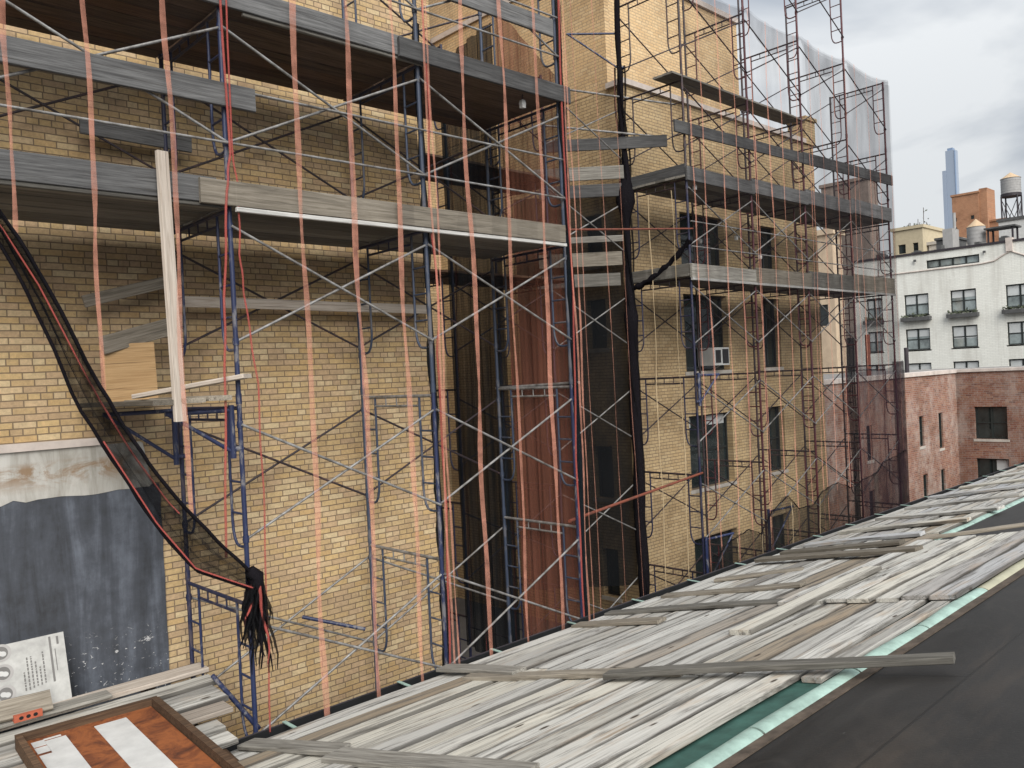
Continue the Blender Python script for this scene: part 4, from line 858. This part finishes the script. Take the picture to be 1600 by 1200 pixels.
for cz in (0.24, 0.44, 0.635):
    q = MB(); disc(q, 0.735, cz, 0.085, -0.003); p_ = q.obj('picture', 'ink_light', sg)
    q = MB(); disc(q, 0.728, cz, 0.062, -0.0042); q.obj('picture_core', 'ink', p_)
    q = MB(); q.add([(0.728+.034*(1+.38*math.cos(2*t+.6))*math.cos(t), -0.0056, cz-.006+.034*(1+.38*math.cos(2*t+.6))*math.sin(t)) for t in [2*math.pi*k/22 for k in range(22)]], [tuple(range(22))]); q.obj('picture_highlight', 'white', p_)
sg.matrix_world = Matrix.Translation((1.10, 9.30, -3.10)) @ Matrix.Rotation(R(-17), 4, 'X')
board('plank', 'weathered board with rounded end propped before the printed board', 'board', (0.4, 9.12, -2.90), (2.17, 9.02, -2.93), 0.20, 0.05, 'wood_tan', face=(0, -0.75, 0.66), clip=0.03)
board('plank', 'pale board on the wall plank beside the perforated brick', 'board', (0.3, 9.06, -3.03), (2.68, 9.06, -3.045), 0.2, 0.03, 'wood_batten')
bk = empty('hollow_brick', (1.80, 8.93, -3.03), 'orange perforated brick lying on the planks at left', 'brick')
MB().box((0, 0, 0), (0.24, 0.11, 0.065)).obj('body', 'brick_orange', bk)
mb = MB()
for k in range(3):
    n = 10; cx = .06+.06*k; mb.add([(cx+.02*math.cos(2*math.pi*q/n), -0.0012, .033+.018*math.sin(2*math.pi*q/n)) for q in range(n)], [tuple(range(n))])
mb.obj('hole', 'black', bk)  # flat black discs painted as the shade inside the holes

# ------------------------------------------------------------------ small white work lights under the decks
def worklight(label, p):
    r = empty('work_light', p, label, 'work light', 'work lights under the decks')
    mb = MB().prism([(-.05, -.09), (.05, -.09), (.065, .02), (.04, .09), (-.04, .09), (-.065, .02)], 'y', -.05, .05); mb.obj('lamp_head', 'white', r)
    MB().tube([(0, 0, .09), (0, 0, .16), (0.02, 0, .22)], .012, 6).obj('hook', 'steel_dark', r); r.scale = (.6, .6, .6)
worklight('small white lamp under the near upper deck at its right end', (7.95, 7.95, 3.68))
worklight('small white lamp under the far upper deck at the first post', (14.45, 9.6, 3.68))
worklight('small white lamp at the window left under the far upper deck', (16.9, 11.15, 3.0))
worklight('small white lamp hanging below the rail in the second far bay', (16.9, 9.6, 2.42))
worklight('small white lamp in the second far bay under the deck', (17.6, 10.6, 3.05))

# ------------------------------------------------------------------ background buildings
rb = empty('brick_building', (30, 12, -22), 'weathered red brick building with pale stains and a light coping', 'building')
rn = [(a, a+.42, z0, z1) for a, z0, z1 in ((32.04, -3.35, -2.22), (33.98, -3.6, -2.22), (32.2, -5.6, -4.42), (34.0, -5.6, -4.42), (27.5, -3.4, -2.22), (27.5, -5.6, -4.42))]
OR = (-30, -12, 22)
o = holes_wall('x', 12.0, .4, 24.2, 36.0, -22, -0.72, rn).obj('wall', 'red_x', rb); o.location = OR
rh = [(10.2, 11.36, -3.38, -2.10), (10.2, 11.36, -5.5, -4.15), (5.5, 6.7, -3.38, -2.10)]
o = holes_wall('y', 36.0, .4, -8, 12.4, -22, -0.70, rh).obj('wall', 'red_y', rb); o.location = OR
o = MB().box((24.2, 12.41, -22), (36, 24, -0.75)).box((36.41, -8, -22), (48, 24, -0.75)).obj('core', 'dark_shed', rb); o.location = OR
o = MB().box((24.1, 11.93, -0.72), (35.93, 12.5, -0.58)).box((35.93, -8, -0.70), (36.5, 12.5, -0.585)).obj('coping', 'coping', rb); o.location = OR
o = MB().box((24.1, 12.5, -0.80), (36, 24, -0.70)).box((36.5, -8, -0.80), (48, 24, -0.71)).obj('flat_roof', 'conc', rb); o.location = OR
for a, b, z0, z1 in rn: window(rb, 'x', 12.06, a, b, z0, z1, mull=0, off=OR, sillh=.10, sillout=-.045)
for a, b, z0, z1 in rh: window(rb, 'y', 36.12, a, b, z0, z1, mull=1, off=OR, sillh=.1, sillout=.02, blinds=[(.0, .4, .3)] if z0 < -5 else None)
for k, (u, v) in enumerate(((30.2, 13.0), (35, 13.5))): tag(MB().tube([(u, v, -.72), (u, v, 0.9-0.5*k)], .09, 8).obj('vent_pipe', 'rust' if k == 0 else 'steel_dark'), ['rusty red vent pipe on the red brick building roof behind the netting', 'dark vent pipe on the red brick building roof'][k], 'vent pipe')

wbd = empty('white_building', (55, 15, -22), 'white painted brick building with planter boxes and a ribbon window', 'building')
OW = (-55, -15, 22)
wh = []
for j, (a, b) in enumerate(((22.66, 23.62), (19.72, 21.2), (16.98, 18.44), (13.9, 15.38), (11.0, 12.4))):
    for z0, z1 in ((2.65, 3.99), (0.44, 1.79), (-1.75, -0.4)): wh.append((a, b, z0, z1))
wh.append((16.72, 19.76, 5.52, 6.03))
o = holes_wall('y', 55.0, .4, 4, 24.4, -22, 6.48, wh).obj('wall', 'white_brick', wbd); o.location = OW
o = MB().box((55.41, 4, -22), (68, 24.4, 6.4)).obj('core', 'dark_shed', wbd); o.location = OW
o = MB().box((54.93, 3.9, 6.48), (55.6, 24.5, 6.62)).obj('coping', 'steel_dark', wbd); o.location = OW
o = MB().box((55.6, 4, 6.40), (68, 24.4, 6.5)).obj('flat_roof', 'dark_shed', wbd); o.location = OW
ml = [(24.4, 5.42), (16.6, 5.42), (15.9, 5.5), (15.3, 5.85), (15.0, 5.95), (14.3, 5.6), (12.5, 5.42), (4, 5.42)]
o = MB().tube([(54.98, a, z) for a, z in ml], .05, 6).obj('moulding', 'coping', wbd); o.location = OW
o = MB().box((54.88, 14.9, 5.95), (55.3, 15.25, 6.75)).obj('finial', 'coping', wbd); o.location = OW
for i, (a, b, z0, z1) in enumerate(wh):
    ribbon = z0 > 5
    w = window(wbd, 'y', 55.10, a, b, z0, z1, 'window_glass_pale', mull=3 if ribbon else 1, sash=not ribbon, sill='white_brick' if not ribbon else None, off=OW, fr=.07, sillh=.08, sillout=-.02, blinds=[(0, 1, rng.uniform(.2, .55))] if not ribbon and rng.random() < .85 else None)
    if z0 > 2 and not ribbon:
        MB().box((54.62, a-.15, z0-.36), (54.985, b+.15, z0-.12)).obj('planter_box', 'dark_shed', w)
        mb = MB()
        for q in range(60):
            c = Vector((54.8+rng.uniform(-.15, .15), rng.uniform(a-.12, b+.12), z0-.10+abs(rng.gauss(0, .09)))); s_ = rng.uniform(.04, .09); d = Vector((rng.uniform(-1, 1), rng.uniform(-1, 1), rng.uniform(-.3, 1))).normalized(); e2 = d.orthogonal()
            mb.add([c-e2*s_, c+d*s_, c+e2*s_, c-d*s_], [(0, 1, 2, 3)])
        mb.obj('planting', 'leaf', w)
for v_ in (20.4, 16.4): 
    fl = empty('wall_light', (54.95, v_, 6.1), f'small grey wall lamp under the white building roof, {"left" if v_ > 18 else "right"} of the ribbon window', 'wall light', 'wall lamps of the white building')
    MB().box((-.12, -.07, -.06), (.0, .07, .06)).obj('lamp_body', 'dark_shed', fl); MB().tube([(-.06, 0, -.06), (-.06, 0, -.14)], .04, 8).obj('lens', 'white', fl)

def block(name, label, u, v0, v1, z1, depth, mat, z0=-22, coping=None, wins=(), group=None):
    r = empty(name, (u, (v0+v1)/2, z0), label, 'building', group); off = (-u, -(v0+v1)/2, -z0)
    o = (holes_wall('y', u, .4, v0, v1, z0, z1, list(wins)) if wins else MB().box((u, v0, z0), (u+.4, v1, z1))).obj('wall', mat, r); o.location = off
    o = MB().box((u+.401, v0, z0), (u+depth, v1, z1)).obj('body', mat, r); o.location = off
    o = MB().box((u-.15, v0-.15, z1), (u+depth+.15, v1+.15, z1+.3)).obj('coping', coping or mat, r); o.location = off
    for w_ in wins: window(r, 'y', u+.15, *w_, mull=0 if w_[1]-w_[0] < 1 else 1, off=off, sill=None)
    return r, off
r_, off_ = block('yellow_building', 'pale yellow penthouse block far behind the white building, left side', 85, 30.75, 33.6, 12.6, 9, 'yellow_stucco', wins=[(32.4, 33.1, 10.3, 11.2), (31.2, 31.7, 10.3, 11.2)])
block('grey_building', 'low grey stone block beside the yellow penthouse', 86, 27.6, 30.6, 10.9, 8, 'stone')
pl = empty('roof_plants', (88, 32, 12.9), 'bare roof garden shrubs on top of the yellow penthouse', 'shrubs')
mb = MB(); lf = MB()
for q in range(10):
    v_ = rng.uniform(-1.3, 1.3); h_ = rng.uniform(.4, 1.1)+(1.0 if q == 4 else 0); v_ = -.3 if q == 4 else v_
    mb.tube([(0, v_, 0), (rng.uniform(-.1, .1), v_+rng.uniform(-.1, .1), h_)], .03, 5)
    for k in range(24 if q != 4 else 10):
        c = Vector((rng.uniform(-.3, .3), v_+rng.gauss(0, .25), h_*rng.uniform(.3, 1.0)*(.6 if q != 4 else 1))); s_ = rng.uniform(.05, .13); d = Vector((rng.uniform(-1, 1), rng.uniform(-1, 1), rng.uniform(-1, 1))).normalized(); e2 = d.orthogonal(); lf.add([c-e2*s_, c+d*s_, c+e2*s_, c-d*s_], [(0, 1, 2, 3)])
mb.obj('stem', 'brown_wood', pl); lf.obj('foliage', 'leaf', pl)
bt = [(45.5, 45.95, 20.8, 21.4), (43.0, 43.5, 20.8, 21.4), (45.5, 45.95, 19.35, 19.95)]
r_, off_ = block('brick_tower', 'square orange brown brick tower with chimney in front of the glass skyscraper', 140, 42.3, 46.1, 24.7, 6, 'brown_brick', wins=bt)
o = MB().box((140.2, 41.2, 14), (144, 42.29, 25.3)).obj('chimney', 'brown_brick', r_); o.location = off_
block('brick_wing', 'lower red brown wing left of the square brick tower', 141, 46.12, 47.8, 19.5, 6, 'brown_brick')
block('brick_wing', 'lower red brown wing right of the square brick tower', 141, 39.0, 41.3, 20.1, 6, 'brown_brick')
block('brown_building', 'plain grey brown brick building seen through the netting above the deck', 75, 31.6, 36.0, 16.2, 2.0, 'grey_brown')
block('cream_building', 'cream stucco building glimpsed between the wing corner and the netting', 45, 21.1, 23.0, 7.1, 1.2, 'cream_stucco', wins=[(21.5, 22.2, 2.0, 3.2)])
st = empty('skyscraper', (900, 294, -22), 'slender blue glass skyscraper rising alone into the clouds', 'skyscraper')
OS = (-900, -294, 22)
for nm, a, b, mt in (('shaft', (900, 291.9, -22), (909, 300.6, 206), 'sky_glass'), ('recess', (899.6, 291.6, -22), (902, 292.3, 205), 'sky_glass2'), ('shoulder', (899, 300.7, -22), (906, 303.9, 186.5), 'sky_glass'), ('crown', (901, 294, 206), (907, 299, 208.5), 'sky_glass2')):
    o = MB().box(a, b).obj(nm, mt, st); o.location = OS
def water_tower(label, u, v, zb, r, h, leg, roofh, mats, braces=True):
    t = empty('water_tower', (u, v, zb), label, 'water tower'); n = 20
    mb = MB().tube([(0, 0, leg), (0, 0, leg+h)], r, n)
    for z in [leg+h*q/6 for q in range(1, 6)]: mb.tube([(0, 0, z-.02), (0, 0, z+.02)], r*1.02, n)
    mb.obj('tank', mats[0], t)
    vs = [(r*1.06*math.cos(2*math.pi*k/n), r*1.06*math.sin(2*math.pi*k/n), leg+h) for k in range(n)]+[(0, 0, leg+h+roofh)]
    MB().add(vs, [(k, (k+1) % n, n) for k in range(n)]+[tuple(range(n-1, -1, -1))]).obj('roof', mats[1], t)
    MB().tube([(0, 0, leg-.35*r), (0, 0, leg-.01)], r*1.05, n).obj('platform', 'steel_dark', t)
    C4 = [(r*.8*sx, r*.8*sy) for sx in (-1, 1) for sy in (-1, 1)]
    for x, y in C4: MB().tube([(x, y, 0), (x, y, leg-.3*r)], .09, 6).obj('leg', 'steel_dark', t)
    if braces:
        mb = MB()
        for (x, y), (x2, y2) in ((C4[0], C4[1]), (C4[1], C4[3]), (C4[3], C4[2]), (C4[2], C4[0])):
            mb.tube([(x, y, 0), (x2, y2, leg*.85)], .045, 5).tube([(x2, y2, 0), (x, y, leg*.85)], .045, 5)
        mb.obj('bracing', 'steel_dark', t)
water_tower('tall grey rooftop water tower on dark steel legs at the right edge', 110, 29.75, 13.9, 1.03, 1.75, 4.7, .75, ('tank_grey', 'tank_roof'))
block('white_penthouse', 'blank white penthouse block under the water tower', 98, 22.5, 27.8, 13.8, 9, 'white', coping='dark_shed')
tag(MB().box((60, 19.75, 6.5), (62.5, 20.85, 7.85)).box((59.9, 19.65, 7.85), (62.6, 20.95, 8.0)).obj('roof_shed', 'dark_shed'), 'dark stair shed on the white building roof', 'shed')
water_tower('squat grey roof tank with ochre cone in front of the brick tower', 60, 18.35, 6.5, .55, 1.5, .35, .55, ('tank_grey', 'tank_roof'), False)
tag(MB().box((58, 19.15, 6.5), (59.2, 19.75, 8.25)).tube([(58.6, 19.2, 8.25), (58.6, 19.2, 9.3)], .1, 8).obj('roof_vent', 'tank_grey'), 'narrow grey vent stack with flue on the white building roof', 'vent stack')
pg = empty('roof_pergola', (60, 16.8, 6.5), 'small dark roof pergola right of the squat tank', 'pergola')
for dv_ in (-.7, .7):
    for du in (-.5, .5): MB().box((du-.05, dv_-.05, 0), (du+.05, dv_+.05, 1.5)).obj('post', 'steel_dark', pg)
MB().box((-.7, -.9, 1.5), (.7, .9, 1.6)).obj('top', 'dark_shed', pg)
for i in range(26):
    v_ = 23-i*.62
    if i % 3 == 0: tag(MB().box((56.5+(i % 2)*1.2, v_, 6.5), (57.3+(i % 2)*1.2, v_+.5, 6.5+.25+.35*rng.random())).box((56.6+(i % 2)*1.2, v_+.1, 6.45), (57.2+(i % 2)*1.2, v_+.4, 7.1)).obj('roof_unit', 'dark_shed'), f'small dark roof unit, {ORD[i//3+1]} from the left along the white building roof', 'roof unit', 'roof units on the white building')
